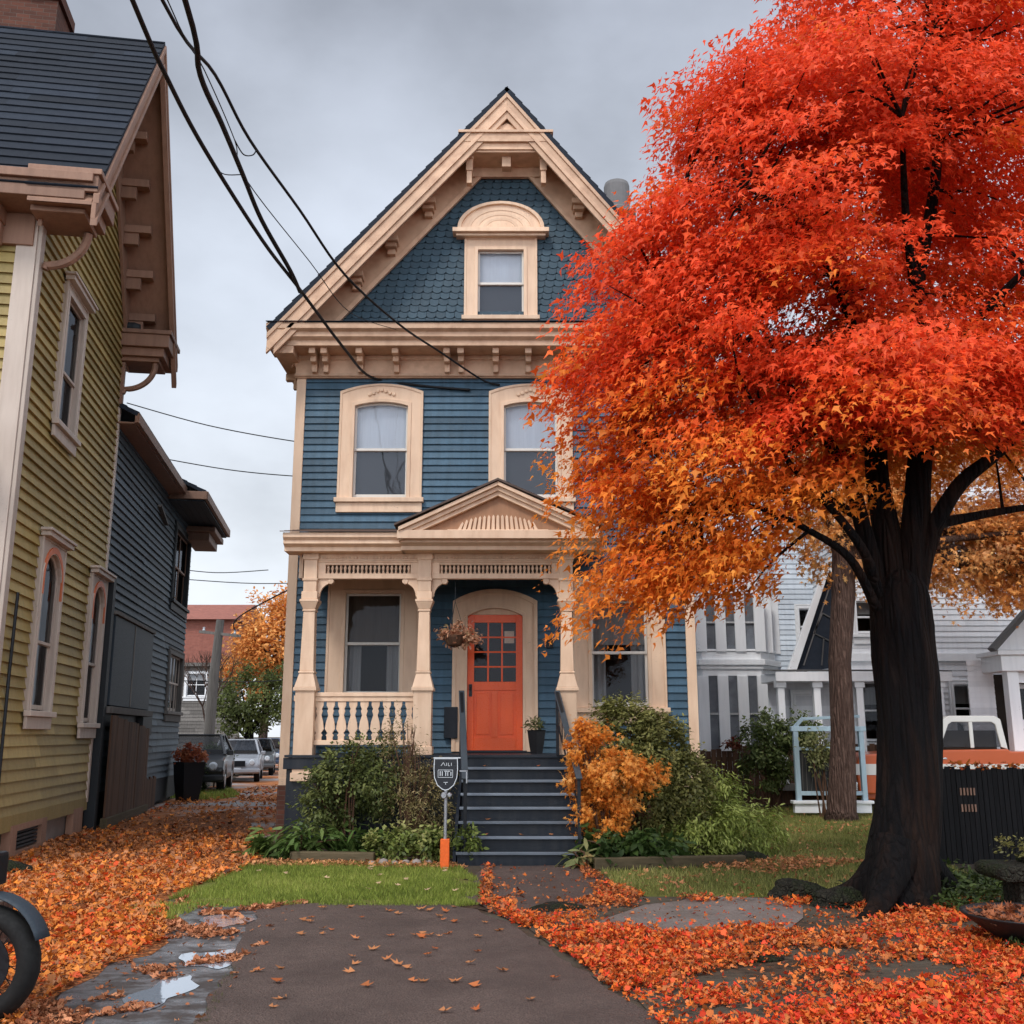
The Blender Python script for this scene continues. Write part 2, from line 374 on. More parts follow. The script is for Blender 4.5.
def strip(mb, outer, inner, y0, y1):
    n = len(outer); sh = random.uniform(-.4, .4)
    vs = [(p, y0, q) for p, q in outer] + [(p, y0, q) for p, q in inner] + [(p, y1, q) for p, q in outer] + [(p, y1, q) for p, q in inner]
    fs = []
    for i in range(n - 1):
        fs += [(i, i + 1, n + i + 1, n + i), (i + 1, i, 2 * n + i, 2 * n + i + 1), (n + i, n + i + 1, 3 * n + i + 1, 3 * n + i), (2 * n + i, 3 * n + i, 3 * n + i + 1, 2 * n + i + 1)]
    fs += [(0, n, 3 * n, 2 * n), (n - 1, 3 * n - 1, 4 * n - 1, 2 * n - 1)][:1] + [(n - 1, 2 * n - 1, 4 * n - 1, 3 * n - 1)]
    mb.add(vs, fs, sh)
def window(parent, M, gw, z0, zs, rise=0, cas=.26, orise=None, sill=True, blind=.45, screen=True, mats=('cream', 'white', 'glass'), split=.5, room=.9, blindmat='blind', curtain=False, mull=0, rows=(0, 0), lintel=0, deep=.055, ctop=None, name='window', label=None):
    """M: frame at wall plane, x centred on the window. z0..zs(+rise) is the glass opening"""
    zt = zs + rise; g = gw / 2; orise = rise if orise is None else orise
    ct = cas if ctop is None else ctop
    o = MB(M); strip(o, arcpts(g + cas, z0 - .02, zs + ct, orise), arcpts(g, z0 - .02, zs, rise), -deep, .09)
    strip(o, arcpts(g + .05, z0 - .02, zs + .05, rise), arcpts(g - .012, z0 - .02, zs - .012, rise), -deep - .018, -.01)
    strip(o, arcpts(g + cas + .012, z0 - .02, zs + ct + .012, orise), arcpts(g + cas - .03, z0 - .02, zs + ct - .03, orise), -deep - .014, -.012)
    if lintel: o.box(-g - cas - .06, g + cas + .06, -deep - .1, 0, zs + ct + orise, zs + ct + orise + lintel); o.box(-g - cas - .1, g + cas + .1, -deep - .13, 0, zs + ct + orise + lintel, zs + ct + orise + lintel + .04)
    w = o.build(name, mats[0], parent, bevel=.006, label=label)
    zm = z0 + (zt - z0) * split; s = MB(M); b = .045
    for lo, hi, y in ((z0, zm + .02, .05), (zm - .02, zt, .02)):
        s.box(-g, -g + b, y, y + .03, lo, hi); s.box(g - b, g, y, y + .03, lo, hi)
        s.box(-g + b, g - b, y, y + .03, lo, lo + b + (.02 if lo == z0 else 0)); s.box(-g + b, g - b, y, y + .03, hi - b, hi)
    if rise > .02: s.prism([(x, z) for x, z in arcpts(g, zt + .001, zt + .002, 0)[1:-1][::-1]] + [(x, z) for x, z in arcpts(g - .001, zs - b, zs - b, rise)[1:-1]], 'y', .018, .048)
    for k in range(mull): x = -g + gw * (k + 1) / (mull + 1); s.box(x - .018, x + .018, .016, .05, z0, zt)
    for r_ in range(rows[0]): z = zm + (zt - zm) * (r_ + 1) / (rows[0] + 1); s.box(-g, g, .017, .047, z - .012, z + .012)
    s.build('sash', mats[1], w, bevel=.004)
    p = MB(M); p.add([(-g, .035, zm), (g, .035, zm), (g, .035, zt), (-g, .035, zt)], [(0, 1, 2, 3)]); p.add([(-g, .065, z0), (g, .065, z0), (g, .065, zm), (-g, .065, zm)], [(0, 1, 2, 3)])
    p.build('pane', mats[2], w, recalc=False)
    i = MB(M); e = .06
    vs = [(-g - e, .1, z0 - e), (g + e, .1, z0 - e), (g + e, .1, zt + e), (-g - e, .1, zt + e)]; vs += [(x, room, z) for x, y, z in vs]
    i.add(vs, [(4, 5, 6, 7), (0, 1, 5, 4), (1, 2, 6, 5), (2, 3, 7, 6), (3, 0, 4, 7)]); i.build('room_interior', 'int', w, recalc=False)
    if blind:
        c = MB(M); n = 24; zb = zt - (zt - z0) * blind
        for k in range(n):
            x0, x1 = -g + gw * k / n, -g + gw * (k + 1) / n; y = lambda q: .125 + .012 * math.sin(q * 31 + 1) * (1 if curtain else .3)
            c.add([(x0, y(x0), zb), (x1, y(x1), zb), (x1, y(x1), zt), (x0, y(x0), zt)], [(0, 1, 2, 3)], 0)
        c.build('blind' if not curtain else 'curtain', blindmat, w, recalc=False, smooth=True)
    if curtain:
        c = MB(M); n = 16
        for sd in (-1, 1):
            for k in range(n):
                a, b_ = g * (1 - .55 * k / n) * sd, g * (1 - .55 * (k + 1) / n) * sd; y = lambda q: .2 + .02 * math.sin(q * 60)
                c.add([(a, y(a), z0), (b_, y(b_), z0), (b_, y(b_), zt), (a, y(a), zt)], [(0, 1, 2, 3)], 0)
        c.build('curtain', 'curtain', w, recalc=False, smooth=True)
    if screen:
        c = MB(M); c.add([(-g + b, .11, z0 + b), (g - b, .11, z0 + b), (g - b, .11, zm), (-g + b, .11, zm)], [(0, 1, 2, 3)]); c.build('insect_screen', 'insect', w, recalc=False)
    if sill:
        c = MB(M); c.box(-g - cas - .05, g + cas + .05, -deep - .07, .0, z0 - .1, z0 - .022); c.box(-g - cas - .02, g + cas + .02, -deep - .015, 0, z0 - .27, z0 - .102)
        c.build('sill', mats[0], w, bevel=.008)
    return w
# ------------------------------------------------------------------ scattered leaves
T_MAPLE = np.array([(0, -.04, 0), (.02, -.5, -.10), (.26, -.17, .03), (.66, -.48, -.10), (.5, -.12, .03), (1.05, 0, -.12), (.5, .12, .03), (.66, .48, -.10), (.26, .17, .03), (.02, .5, -.10), (0, .04, 0)], float)
T_OVAL = np.array([(0, 0, 0), (.3, -.22, .04), (.7, -.18, .03), (1, 0, -.06), (.7, .18, .03), (.3, .22, .04)], float)
T_LONG = np.array([(0, -.02, 0), (.35, -.13, .03), (.75, -.09, 0), (1, 0, -.12), (.75, .09, 0), (.35, .13, .03)], float)
T_TRI = np.array([(0, -.04, 0), (.22, -.46, -.06), (.38, -.15, .03), (1.05, 0, -.12), (.38, .15, .03), (.22, .46, -.06), (0, .04, 0)], float)
T_BLADE = np.array([(0, -.05, 0), (1, .0, .12), (0, .05, 0)], float)
T_CURL = np.array([(0, -.04, 0), (.05, -.45, .16), (.28, -.17, .02), (.62, -.42, .18), (.5, -.12, .0), (1.0, 0, .20), (.5, .12, .0), (.62, .42, .14), (.26, .17, .02), (.02, .45, .2)], float)
T_C2 = np.array([(0, -.1, .0), (.1, -.34, .12), (.34, -.30, .2), (.62, -.32, .05), (.8, -.16, .18), (.95, .02, .05), (.78, .2, .16), (.55, .28, .0), (.3, .34, .15), (.06, .2, .1)], float)
T_C3 = np.array([(0, -.05, 0), (.2, -.42, .22), (.42, -.22, .05), (.7, -.34, .1), (.72, -.08, .0), (.98, .04, .22), (.6, .14, .05), (.5, .36, .2), (.26, .22, .05), (.05, .12, .0)], float)
TPS = np.stack([T_CURL, T_C2, T_C3])
def vary(T, n, j):
    T = T if T.ndim == 3 else T[None]
    o = T[RNG.integers(0, len(T), n)] * RNG.uniform([[.8, .55, -1.2]], [[1.15, 1.2, 1.6]], (n, 1, 3)) if False else T[RNG.integers(0, len(T), n)] * np.stack([RNG.uniform(.75, 1.15, n), RNG.uniform(.5, 1.2, n), RNG.uniform(-.6, 2., n)], 1)[:, None, :]
    return o + RNG.normal(size=o.shape) * j * .5
def nrm(a): return a / np.maximum(np.linalg.norm(a, axis=1, keepdims=True), 1e-6)
def leaves(name, pos, nor, tip, size, col, tpl, m, parent=None):
    N, k = len(pos), tpl.shape[-2]
    if tpl.ndim == 2: tpl = tpl[None]
    nor = nrm(nor); tip = nrm(tip - nor * np.sum(tip * nor, axis=1, keepdims=True)); sd = np.cross(nor, tip)
    size = np.asarray(size).reshape(-1, 1, 1)
    v = pos[:, None, :] + size * (tpl[:, :, 0:1] * tip[:, None, :] + tpl[:, :, 1:2] * sd[:, None, :] + tpl[:, :, 2:3] * nor[:, None, :])
    if parent is not None:
        X = np.array(ROOT[parent.name]); v = v @ X[:3, :3].T + X[:3, 3]
    me = bpy.data.meshes.new(name); me.vertices.add(N * k); me.loops.add(N * k); me.polygons.add(N)
    me.vertices.foreach_set('co', v.reshape(-1).astype(np.float32))
    me.polygons.foreach_set('loop_start', np.arange(0, N * k, k, dtype=np.int32))
    me.loops.foreach_set('vertex_index', np.arange(N * k, dtype=np.int32))
    me.update(calc_edges=True)
    at = me.attributes.new('Col', 'FLOAT_COLOR', 'FACE')
    at.data.foreach_set('color', np.concatenate([col, np.ones((N, 1))], 1).reshape(-1).astype(np.float32))
    me.materials.append(MT[m]); o = bpy.data.objects.new(name, me); COL.objects.link(o)
    if parent is not None: o.parent = parent
    return o
def pal(cols, t, jit=.2):
    """cols: list of rgb, t in 0..1 array -> interpolated with brightness jitter"""
    c = np.array(cols, float); x = np.clip(t, 0, .9999) * (len(c) - 1); i = x.astype(int); f = (x - i)[:, None]
    o = c[i] * (1 - f) + c[np.minimum(i + 1, len(c) - 1)] * f
    return np.clip(o * (1 + RNG.uniform(-jit, jit, (len(t), 1))), 0, 1)
def fnoise(x, y, s=1., seed=0.):
    a = np.sin(x * 1.7 * s + seed + 1.3 * np.sin(y * 1.1 * s + seed)) + np.sin(y * 2.3 * s - seed * 1.7 + 1.1 * np.sin(x * 1.9 * s)) + .6 * np.sin((x + y) * 4.1 * s + seed * 3) + .6 * np.sin((x - y * 1.3) * 5.3 * s + 2) + .4 * np.sin(x * 11 * s + 1.5 * np.sin(y * 9 * s))
    return a / 3.2
def inpoly(x, y, poly):
    r = np.zeros(len(x), bool); n = len(poly)
    for i in range(n):
        x0, y0 = poly[i]; x1, y1 = poly[(i + 1) % n]
        c = ((y0 > y) != (y1 > y)) & (x < (x1 - x0) * (y - y0) / (y1 - y0 + 1e-12) + x0); r ^= c
    return r
def in_poly_pts(n, poly):
    p = np.array(poly); x = RNG.uniform(p[:, 0].min(), p[:, 0].max(), n * 4); y = RNG.uniform(p[:, 1].min(), p[:, 1].max(), n * 4)
    k = inpoly(x, y, poly); return x[k][:n], y[k][:n]
def shrub(parent, name, blobs, n, size, cols, tpl=T_OVAL, m='green', shell=.55, up=.5, droop=0., clumps=None, seed=0, thick=.16, jit=.3):
    """leaves in clumps spread near the surface of ellipsoids (cx,cy,cz,rx,ry,rz)"""
    vol = np.array([b[3] * b[4] + b[4] * b[5] + b[3] * b[5] for b in blobs]); vol /= vol.sum()
    nc = clumps or max(20, n // 60); P = []; O = []
    for b, w in zip(blobs, vol):
        k = max(3, int(nc * w)); d = nrm(RNG.normal(size=(k, 3))); r = (shell + (1 - shell) * RNG.random((k, 1))) ** .6
        P.append(np.array(b[:3]) + d * r * np.array(b[3:])); O.append(d)
    P = np.concatenate(P); O = np.concatenate(O); ok = P[:, 2] > .03; P = P[ok]; O = O[ok]
    idx = RNG.integers(0, len(P), n); cr = thick * (0.6 + RNG.random(len(P)))
    off = RNG.normal(size=(n, 3)) * cr[idx][:, None] * .55; pos = P[idx] + off; out = O[idx]
    nor = out * .5 + np.array([0, 0, up]) + RNG.normal(size=(n, 3)) * .45
    tip = out + np.array([0, 0, -droop]) + RNG.normal(size=(n, 3)) * .5
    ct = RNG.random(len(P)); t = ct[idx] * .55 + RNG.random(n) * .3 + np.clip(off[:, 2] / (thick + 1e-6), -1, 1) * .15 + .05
    k = pos[:, 2] > .012; pos, nor, tip, t = pos[k], nor[k], tip[k], t[k]
    return leaves(name, pos, nor, tip, size * (.6 + .8 * RNG.random(len(pos))), pal(cols, t, jit), tpl, m, parent)
def litter(name, x, y, size, cols, t, z=.012, lift=.03, tpl=T_CURL, label=None, cat='leaves', tilt=.35, jit=.3):
    n = len(x); pos = np.stack([x, y, z + lift * RNG.random(n)], 1)
    nor = np.array([0, 0, 1.]) + RNG.normal(size=(n, 3)) * tilt; nor[:, 2] = np.abs(nor[:, 2])
    a = RNG.uniform(0, 2 * PI, n); tip = np.stack([np.cos(a), np.sin(a), np.zeros(n)], 1)
    nor[:, 2] += .05; cr = RNG.random(n) < .35; nor[cr] += RNG.normal(size=(int(cr.sum()), 3)) * .5
    tp = vary(TPS, n, .10); sz = size * (.35 + .95 * RNG.random(n) ** 1.3)
    o = leaves(name, pos, nor, tip, sz, pal(cols, t, jit), tp, 'litter')
    return meta(o, label, cat, kind='stuff')
def sheet(name, poly, z, m, rough=.0, kind='structure', label=None, cat=None, sub=.35):
    pts = []
    n = len(poly)
    for i in range(n):
        a, b = V(poly[i]), V(poly[(i + 1) % n]); k = max(1, int((b - a).length / sub)) if rough else 1
        for j in range(k):
            p = a.lerp(b, j / k); 
            pts.append((p.x + random.uniform(-rough, rough), p.y + random.uniform(-rough, rough)))
    mb = MB(); mb.add([(x, y, z) for x, y in pts], [list(range(len(pts)))])
    o = mb.build(name, m, None, recalc=False); meta(o, label, cat, kind=kind)
    if o.data.polygons[0].normal.z < 0: o.data.flip_normals()
    return o
# ================================================================== blue house
def F(x=0, y=17., z=0): return basis((x, y, z), (1, 0, 0), (0, 0, 1))
HL, HR, HY, HB = -3.72, 3.0, 17.0, 27.0
AX, AZ = -.09, 12.93; EZ = 8.35; EL, ER = -4.15, 3.6; RF = 16.3
SL = (AZ - EZ) / (AX - EL); SR = (AZ - EZ) / (ER - AX)
def roofz(x): return AZ - (AX - x) * SL if x < AX else AZ - (x - AX) * SR
H = thing('house', 'tall narrow blue clapboard house with cream trim, steep gable and orange front door', 'house', (-.36, 17, 0))
holes = [(-2.80, -1.72, 5.5, 7.35), (-.22, .86, 5.5, 7.35), (-2.79, -1.81, 2.2, 3.98), (1.28, 2.26, 2.0, 3.9), (-.80, .24, 1.3, 3.75)]
b = MB(F()); clap(b, HL + .1, HR - .1, .92, 7.75, .124, .034, holes)
b.build('front_wall', 'blue', H, recalc=False)
b = MB(basis((HL, HB, 0), (0, -1, 0), (0, 0, 1))); clap(b, 0.02, HB - HY - .1, .92, 8.2, .112, .024); b.build('side_wall', 'blue', H, recalc=False)
b = MB(basis((HR, HY, 0), (0, 1, 0), (0, 0, 1))); clap(b, .1, HB - HY - .02, .92, 8.2, .112, .024); b.build('side_wall', 'blue', H, recalc=False)
b = MB(basis((HR, HB, 0), (-1, 0, 0), (0, 0, 1))); clap(b, 0, HR - HL, .92, 12.6, .112, .024)
b = MB(basis((HR, HB, 0), (-1, 0, 0), (0, 0, 1))); clap(b, lambda z: max(0, HR - (AX + (AZ - z) / SR)) if z > 8 else 0, lambda z: min(HR - HL, HR - (AX - (AZ - z) / SL)) if z > 8 else HR - HL, .92, 12.6, .112, .024)
b.build('rear_wall', 'blue', H, recalc=False)
b = MB()
for x, s in ((HL, 1), (HR, -1)):
    b.cut(); b.box(min(x - .03 * s, x + .13 * s), max(x - .03 * s, x + .13 * s), HY - .045, HY + .13, .92, 7.72)
b.box(HL - .02, HR + .02, HY - .06, HY - .002, .78, .93)
b.build('corner_board', 'cream', H, bevel=.006)
b = MB(); b.box(HL + .03, HR - .03, HY + .06, HB - .05, 0, .92); b.build('foundation', 'brick', H)
b = MB(); b.box(HL - .02, HL + .26, HY - .12, HY + .05, 0, .82); b.build('brick_pier', 'brick', H)
b = MB(); b.box(HL + .27, HL + .34, HY - .14, HY + .04, 0, .8); b.build('pier_board', 'white', H)
# gable shingles
gl = lambda z: max(-3.55, AX - (AZ - .35 - z) / SL + .02); gr = lambda z: min(2.95, AX + (AZ - .35 - z) / SR - .02)
b = MB(F()); scallops(b, gl, gr, 8.45, 12.0, .165, .12, (-.68, .27, 8.9, 10.25))
b.prism([(gl(8.4), 8.3), (gr(8.4), 8.3), (AX, 12.4)], 'y', .14, .16) ; b.build('gable_wall', 'bluesh', H, recalc=False)
# windows
window(H, F(-2.26), .94, 5.56, 7.19, .07, .24, .14, blind=.47, curtain=False)
window(H, F(.32), .94, 5.56, 7.19, .07, .24, .14, blind=.50)
gw = window(H, F(-.2), .84, 8.86, 10.12, 0, .22, 0, blind=.46, blindmat='blind')
b = MB(F(-.2)); 
hood = [(-.80, 10.40), (.80, 10.40)] + [(.74 * math.cos(PI * k / 18), 10.47 + .50 * math.sin(PI * k / 18)) for k in range(19)]
b.prism(hood, 'y', -.12, 0.)
for r_, dp in ((1., -.17), (.78, -.13), (.60, -.128), (.42, -.126)):
    o_ = [(-.78 * r_ * math.cos(PI * k / 18), 10.49 + .52 * r_ * math.sin(PI * k / 18)) for k in range(19)]
    i_ = [((-.78 * r_ + .07) * math.cos(PI * k / 18), 10.49 + (.52 * r_ - .055) * math.sin(PI * k / 18)) for k in range(19)]
    strip(b, o_, i_, dp, -.11)
b.box(-.86, .86, -.24, 0, 10.38, 10.46); b.box(-.80, .80, -.17, 0, 10.33, 10.378)
b.build('arched_hood', 'cream', gw, bevel=.006)
window(H, F(-2.3), .94, 2.24, 3.92, 0, .28, 0.04, blind=.5, blindmat='olddrape', curtain=True, screen=False, mats=('cream', 'white', 'glassdk'), mull=0, sill=False, label='ground floor window behind the porch balustrade')
window(H, F(1.77), .94, 2.06, 3.80, 0, .28, .04, blind=.42, curtain=True, blindmat='curtain', mats=('cream', 'white', 'glassdk'), screen=False, sill=True)
# carved rosettes on second floor casings
b = MB(F())
for cx in (-2.26, .32):
    for k in range(7):
        a = (k - 3) * .07; b.lathe([(.0, -.085), (.028, -.08), (.034, -.06), (.034, -.05)], (cx + a, 0, 7.43 + .03 * math.cos(k - 3) - abs(k - 3) * .006), 8, 'y')
b.build('carved_rosette', 'cream', H, smooth=False)
# door
d = MB(F(-.28)); strip(d, arcpts(.68, 1.34, 3.76, .20, 14), arcpts(.47, 1.34, 3.55, .13, 14), -.07, .1)
strip(d, arcpts(.70, 1.34, 3.78, .20, 14), arcpts(.64, 1.34, 3.72, .19, 14), -.09, -.03); strip(d, arcpts(.50, 1.34, 3.58, .13, 14), arcpts(.455, 1.34, 3.53, .13, 14), -.085, -.02)
d.prism(arcpts(.47, 3.56, 3.57, .14, 14), 'y', .02, .06)
df = d.build('door_frame', 'cream', H, bevel=.005)
d = MB(F(-.28)); g = .455; zt = 3.56; zb = 1.36; zm = 2.44
d.box(-g, -g + .11, .03, .075, zb, zt); d.box(g - .11, g, .03, .075, zb, zt); d.box(-g + .11, g - .11, .03, .075, zb, zb + .2)
d.box(-g + .11, g - .11, .03, .075, zm - .12, zm + .02); d.box(-g + .11, g - .11, .03, .075, zt - .13, zt); d.box(-.05, .05, .032, .074, zb + .2, zm - .12)
gx0, gx1, gz0, gz1 = -g + .11, g - .11, zm + .02, zt - .13
for k in (1, 2): x = gx0 + (gx1 - gx0) * k / 3; d.box(x - .014, x + .014, .036, .066, gz0, gz1)
for k in (1, 2, 3): z = gz0 + (gz1 - gz0) * k / 4; d.box(gx0, gx1, .038, .064, z - .013, z + .013)
for s in (-1, 1):
    a0, a1 = sorted((s * .05, s * (g - .11))); d.box(a0 - .002, a1 + .002, .052, .07, zb + .19, zm - .11); d.box(a0 + .045, a1 - .045, .040, .06, zb + .25, zm - .17)
dr = d.build('door', 'door', H, bevel=.004)
d = MB(F(-.28)); d.add([(gx0, .055, gz0), (gx1, .055, gz0), (gx1, .055, gz1), (gx0, .055, gz1)], [(0, 1, 2, 3)]); d.build('door_glass', 'glassdk', dr, recalc=False)
d = MB(F(-.28)); d.box(-.6, .6, .5, .52, 1.3, 3.8); d.build('hallway_interior', 'int', dr)
d = MB(F(-.28)); d.box(gx1 - .19, gx1 - .03, .045, .05, gz0 + .63, gz0 + .83); d.build('paper_notice', 'paper', dr)
d = MB(F(-.28)); d.lathe([(.0, -.045), (.022, -.042), (.028, -.02), (.012, 0), (.012, .03)], (-g + .055, 0, 2.36), 10, 'y'); d.box(-g + .03, -g + .08, .02, .035, 2.22, 2.42); d.build('door_knob', 'black', dr, smooth=False)
d = MB(F(-.28)); d.box(-.52, .52, -.14, .1, 1.325, 1.36); d.build('threshold', 'tread', H, bevel=.005)
# roof
def slope(side):
    if side < 0: o = (EL, HB + .4, EZ); x = (0, -1, 0); z = (AX - EL, 0, AZ - EZ)
    else: o = (ER, RF - .03, EZ); x = (0, 1, 0); z = (AX - ER, 0, AZ - EZ)
    L = V(z).length; b = MB(basis(o, x, z)); w = HB + .4 - RF + .03
    clap(b, 0, w, 0, L, .21, .02, brk=.9, jit=.003); b.box(0, w, .0, .07, 0.0, L - .0, 0)
    return b.build('roof', 'slate', H, recalc=False)
slope(-1); slope(1)
# rake boards (front) : layered profile
def rake(sgn, off0, off1, y0, y1, b, z_lo, e_end=0.):
    ex = EL if sgn < 0 else ER; s_ = SL if sgn < 0 else SR
    x0 = ex + e_end * -sgn; L0 = roofz(x0)
    b.prism([(x0, L0 - off0), (AX, AZ - off0), (AX, AZ - off1), (x0, L0 - off1)], 'y', y0, y1)
b = MB()
for s in (-1, 1):
    rake(s, .10, .20, RF - .03, RF + .03, b, 0); rake(s, .20, .36, RF, RF + .05, b, 0); rake(s, .36, .46, RF - .02, RF + .05, b, 0); rake(s, .46, .60, RF + .012, RF + .06, b, 0, .12)
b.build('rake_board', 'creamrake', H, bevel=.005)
b = MB()  # soffit under rake and frieze on the wall
for s in (-1, 1):
    rake(s, .19, .22, RF + .05, HY + .02, b, 0)
    rake(s, .22, .82 if s < 0 else .86, HY - .075, HY - .03, b, 0, .30); rake(s, .76 if s < 0 else .80, .88 if s < 0 else .92, HY - .10, HY - .028, b, 0, .36)
b.prism([(-.75, 11.52), (.62, 11.52), (.62, 11.9), (AX, 12.7), (-.75, 12.1)], 'y', HY - .115, HY - .03)
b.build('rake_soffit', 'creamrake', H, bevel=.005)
b = MB()
for s, xs in ((-1, (-2.75, -2.15, -1.5)), (1, (1.2, 1.75, 2.3))):
    for x in xs:
        b.cut(); z = roofz(x) - .26; b.box(x - .13, x + .13, HY - .36, HY - .07, z - .20, z - .10); b.box(x - .10, x + .10, HY - .28, HY - .07, z - .28, z - .20); b.box(x - .07, x + .07, HY - .18, HY - .07, z - .38, z - .28)
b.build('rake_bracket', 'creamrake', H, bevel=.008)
# apex collar with small pediment
b = MB(); y = RF + .05
b.box(-.92, .70, y - .06, y + .1, 11.86, 12.02); b.box(-.86, .64, y, y + .12, 11.74, 11.86); b.box(-.95, .73, y - .10, y + .12, 12.02, 12.07); b.box(-.82, .60, y + .03, HY - .03, 11.70, 11.74)
for x0, x1, xa in ((-.72, .50, AX),):
    for k in (0, 1):
        xe = x0 if k == 0 else x1; b.prism([(xe, 12.07), (xe + (.16 if k == 0 else -.16), 12.07), (xa, 12.52), (xa, 12.68)], 'y', y - .03, y + .1)
ap = b.build('apex_beam', 'creamrake', H, bevel=.005)
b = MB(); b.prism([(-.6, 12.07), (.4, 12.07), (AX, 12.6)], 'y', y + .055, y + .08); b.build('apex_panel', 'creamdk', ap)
b = MB(); pts = [(-.40, 12.09), (.22, 12.09)] + [(AX + .31 * math.cos(PI * k / 8), 12.10 + (.12 + .05 * (k == 4)) * math.sin(PI * k / 8)) for k in range(9)]
b.prism(pts, 'y', y + .02, y + .05); b.build('apex_carving', 'creamrake', ap, bevel=.006)
b = MB()
for x in (-.76, .56): b.cut(); b.box(x - .06, x + .06, y + .14, y + .40, 11.42, 11.70); b.box(x - .045, x + .045, y + .16, y + .30, 11.18, 11.42); b.box(x - .075, x + .075, y + .12, y + .42, 11.64, 11.70)
b.cut(); b.box(AX - .09, AX + .07, y + .16, y + .34, 11.50, 11.70)
b.build('apex_bracket', 'creamrake', H, bevel=.006)
# horizontal cornice + pent roof
b = MB(); x0, x1 = EL - .02, ER + .02
prof = [(RF - .02, 8.44), (RF - .02, 8.34), (RF + .05, 8.30), (RF + .05, 8.22), (RF + .12, 8.17), (RF + .12, 8.08), (HY, 8.08), (HY, 8.44)]
b.prism(prof, 'x', x0, x1); b.box(HL - .05, HR + .05, HY - .09, HY - .0, 7.68, 8.08); b.box(HL - .06, HR + .06, HY - .125, HY, 7.70, 7.75); b.box(HL - .06, HR + .06, HY - .12, HY, 8.0, 8.079)
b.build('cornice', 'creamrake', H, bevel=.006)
b = MB(basis((x0, RF - .05, 8.45), (1, 0, 0), (0, .72, .17))); clap(b, 0, x1 - x0, 0, .74, .185, .012, brk=.8); b.build('pent_roof', 'slate', H, recalc=False)
b = MB()
for x in (-3.42, -3.22, -2.62, -2.0, -1.12, -.88, -.28, .28, 1.0, 1.22, 2.0, 2.6):
    b.cut(); b.box(x - .055, x + .055, HY - .50, HY - .09, 7.98, 8.078); b.box(x - .05, x + .05, HY - .36, HY - .09, 7.88, 7.98); b.box(x - .045, x + .045, HY - .22, HY - .09, 7.74, 7.88)
b.build('cornice_bracket', 'creamrake', H, bevel=.006)
for sx, e in ((-1, EL), (1, ER)):
    w = HL if sx < 0 else HR; b = MB(); xa, xb = sorted((e, w))
    b.prism([(e, EZ - .03), (e, EZ - .14), (e - sx * .05, EZ - .2), (e - sx * .05, EZ - .32), (e - sx * .1, EZ - .36), (e - sx * .1, EZ - .40), (w, EZ - .40), (w, EZ + .1)], 'y', RF + .13, HB + .3)
    xa, xb = sorted((w + sx * .06, w)); b.box(xa, xb, HY, HB, 7.68, 7.95)
    for k in range(9):
        y = HY + .5 + k * 1.15; xa, xb = sorted((w + sx * .34, w + sx * .06)); b.box(xa, xb, y - .06, y + .06, 7.82, 7.948); xa, xb = sorted((w + sx * .2, w + sx * .06)); b.box(xa, xb, y - .05, y + .05, 7.66, 7.82)
    b.build('eave_cornice', 'creamrake', H, bevel=.006)
b = MB(); b.box(1.85, 2.55, 19.3, 19.9, 9.0, 12.2); ch = b.build('chimney', 'brick', H)
b = MB(); b.lathe([(.30, 12.2), (.30, 12.3), (.26, 12.34), (.27, 12.85), (.25, 12.93), (.2, 12.95), (.2, 12.5)], (2.2, 19.6, 0), 20); b.build('chimney_pot', 'chim', ch, smooth=False)
